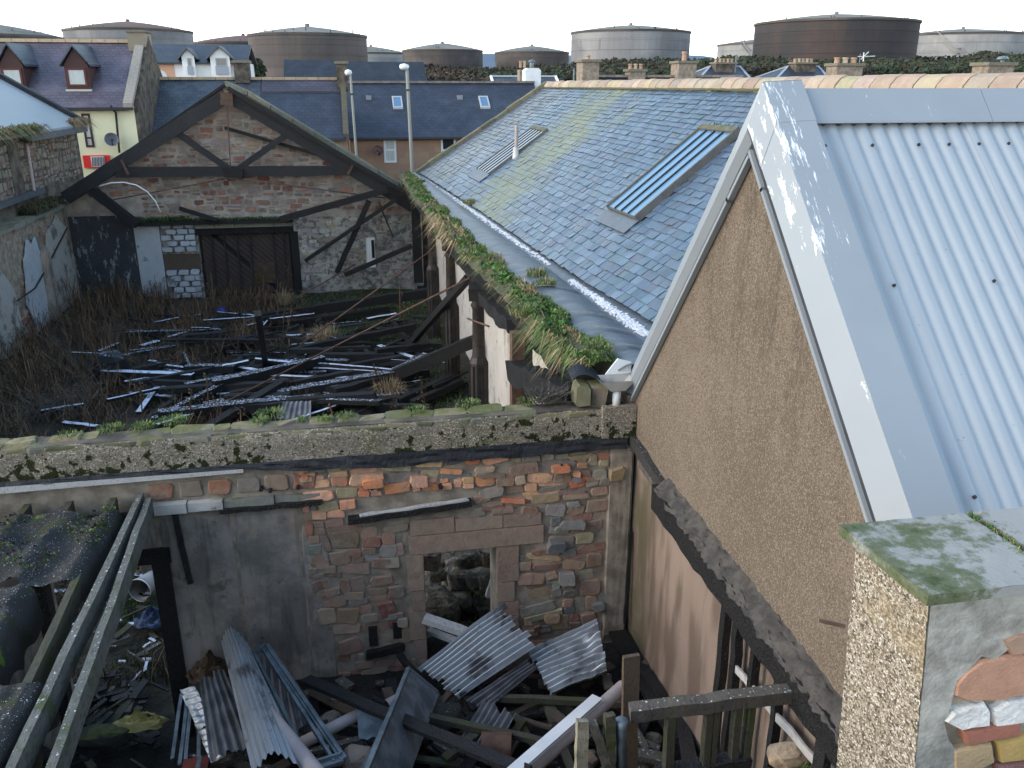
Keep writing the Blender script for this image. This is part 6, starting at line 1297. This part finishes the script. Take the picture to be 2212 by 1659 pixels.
# tufts on the parapet, cap, ledge and skylight
tm = MB()
for u, v, r, n in ((240,925,.10,150),(375,908,.12,260),(310,920,.10,160),(560,908,.07,130),(650,905,.05,70),(745,898,.07,120),(590,892,.14,160),(1010,872,.12,130),(1140,868,.10,120),(900,885,.1,90),(700,903,.06,70),(150,940,.09,90),(1190,862,.12,120)): tuft(tm, onZ(u, v, 3.80)-Y_*.02, r*1.2, n, .02, .085, green+lime, (.4,1.3), w_=.005)
for k in range(420): x = 2.62+rg.uniform(-.02,.03); y = rg.uniform(2.44,2.98); blade(tm, Vector((x+(2.7-y)*-.0, y, 5.375)), rg.uniform(.03,.09), rg.uniform(.4,1.1), rg.uniform(0,2*PI), .003, pick(rg, green+straw[:1]))
tuft(tm, onZ(1760,1650,2.5), .13, 500, .08, .22, green, w_=.004); tuft(tm, onZ(1810,1640,2.5), .10, 260, .06, .16, green, w_=.004)
for k in range(260): p = rp(rg.uniform(13.85,14.9), .745+rg.uniform(-.008,.012), .05); blade(tm, p, rg.uniform(.06,.16), rg.uniform(.3,1), rg.uniform(0,2*PI), .009, pick(rg, green))
for k in range(900): x = rg.uniform(-7.3,-2.2); blade(tm, Vector((x, GY-rg.uniform(.02,.34), 2.77)), rg.uniform(.08,.28)*(1.5 if x < -5.5 else .8), rg.uniform(.3,1.1), rg.uniform(0,2*PI), .014, pick(rg, [(.035,.06,.018),(.05,.08,.022)]))
for k in range(1500): # neighbour's eave and corner grass
    y = rg.uniform(25.5,31) if rg.random() < .75 else rg.uniform(34.6,36); blade(tm, Vector((-9.7+rg.uniform(-.25,.15), y, 5.82)), rg.uniform(.2,.6), rg.uniform(.7,1.7), rg.uniform(-1.2,1.2), .016, pick(rg, straw[2:]+[(.15,.12,.05)] if rg.random() < .65 or y > 34 else green))
for k in range(900): y = rg.uniform(28.5,31.3); blade(tm, Vector((-9.6+rg.uniform(-.2,.3), y, 3.5)), rg.uniform(.15,.55), rg.uniform(.4,1.4), rg.uniform(0,2*PI), .014, pick(rg, [(.06,.055,.025),(.10,.07,.035),(.045,.055,.02)]))
tag(tm.build('wall_top_grass', MAT['blade']), 'small grass tufts on wall tops, ledges and the pillar cap', kind='stuff')
# hall floor vegetation
hm = MB()
dead = [(.085,.048,.027),(.12,.068,.036),(.06,.038,.024),(.15,.095,.055)]
for i in range(32000):
    x, y = rg.uniform(-9.2,2.7), rg.uniform(9.6,31.2); k = mnoise.noise(Vector((x*.35, y*.3, 2))); z = hall_z(x, y)
    isg = (x > -1.2 and k > -.35) or (y > 27 and x > -2.5) or k > .42
    if isg: blade(hm, Vector((x, y, z)), rg.uniform(.06,.2), rg.uniform(.3,1.1), rg.uniform(0,2*PI), .018, pick(rg, [(.04,.065,.018),(.055,.085,.024),(.03,.05,.018)], .3))
    elif (x < -4 or k < -.05 or y > 25) and mnoise.noise(Vector((x*1.1, y*.9, 7))) > -.12: blade(hm, Vector((x, y, z)), rg.uniform(.15,.85)*(1.0+2.2*max(0,mnoise.noise(Vector((x*1.1,y*.9,7))))+(.5 if x < -6 else 0)), rg.uniform(.3,1.2), rg.uniform(0,2*PI), .009, pick(rg, dead, .3))
for k in range(26): # taller dead stems with seed heads
    x, y = rg.uniform(-7,2.4), rg.uniform(14,30.5); b = Vector((x, y, hall_z(x,y))); t = b+Vector((rg.uniform(-.2,.2), rg.uniform(-.2,.2), rg.uniform(.7,1.4))); hm.bar(b, t, .02, .02, col=pick(rg, dead))
    for j in range(26): clump(hm, lerp(b, t, rg.uniform(.5,1.05))+Vector((rg.gauss(0,.05), rg.gauss(0,.05), 0)), .03, (.13,.09,.055), rg)
for u, v in ((705,735),(690,745),(615,655),(845,860),(830,850)): tuft(hm, onZ(u, v, .2), .3, 240, .2, .7, [(.28,.20,.12),(.22,.15,.09),(.34,.27,.16)], (.1,.7), .008)
tuft(hm, onZ(300,1310,.1), .5, 500, .08,.22, green[:1]+[(.03,.05,.02)], w_=.006); tuft(hm, onZ(310,1440,.1), .4, 400, .08,.2, [(.04,.055,.02),(.06,.06,.03)], w_=.006); tuft(hm, onY(1050,1270,9.6), .2, 260, .08, .2, green, w_=.006)
tag(hm.build('hall_weeds', MAT['blade']), 'grass and brown dead weeds over the hall floor', kind='stuff')
fm = MB()
for i in range(1500):
    x, y = rg.uniform(-3.9,-2.45), rg.uniform(5.4,8.3)
    if mnoise.noise(Vector((x*2.2, y*2.2, 3))) < .05 or 6.7 < y < 7.05 or (y < 6.9 and x > -2.85): continue
    clump(fm, Vector((x, y, 3.24+rg.uniform(0,.03))), .022, pick(rg, [(.05,.075,.015),(.09,.13,.02),(.045,.045,.03),(.03,.028,.022)], .3), rg)
tag(fm.build('felt_moss', MAT['blade']), 'moss and grit on the sagging roofing felt', kind='stuff')
# bare bramble at the lower left of the hall
br = thing('bare_bramble', 'leafless pale bramble tangle in the lower left of the hall', 'shrub')
for k in range(46):
    b = onZ(rg.uniform(60,190), rg.uniform(885,915), .15); pts = [b]; d = Vector((rg.gauss(0,.5), rg.gauss(0,.4), 1.0)).normalized()
    for j in range(6): pts.append(pts[-1]+d*.17); d = (d+Vector((rg.gauss(0,.4), rg.gauss(0,.35), -.25+rg.gauss(0,.2)))).normalized()
    part('stem', br, MAT['greywood'], lambda m: m.tube(pts, [.012,.011,.010,.009,.007,.006,.004], 5))
# frost lying in the valley gutter
fs_ = MB()
for i in range(4200):
    y = rg.choice([rg.uniform(14.9,31), rg.uniform(10.2,13.6)]) if i % 3 else rg.uniform(14.9,24); q = rg.gauss(.5,.22)
    x = interp(FT, y)+.05+.20*q; s = rg.uniform(.012,.042)
    vs, f_ = stone_block(Vector((x, y, 4.137)), X_, Y_, Z_, 0, 0, s, s*rg.uniform(1,3), rg.uniform(.006,.022), rg, 1.0, .004); fs_.add(vs, f_)
tag(fs_.build('gutter_frost', MAT['snow']), 'granular frost lying along the valley gutter', kind='stuff')
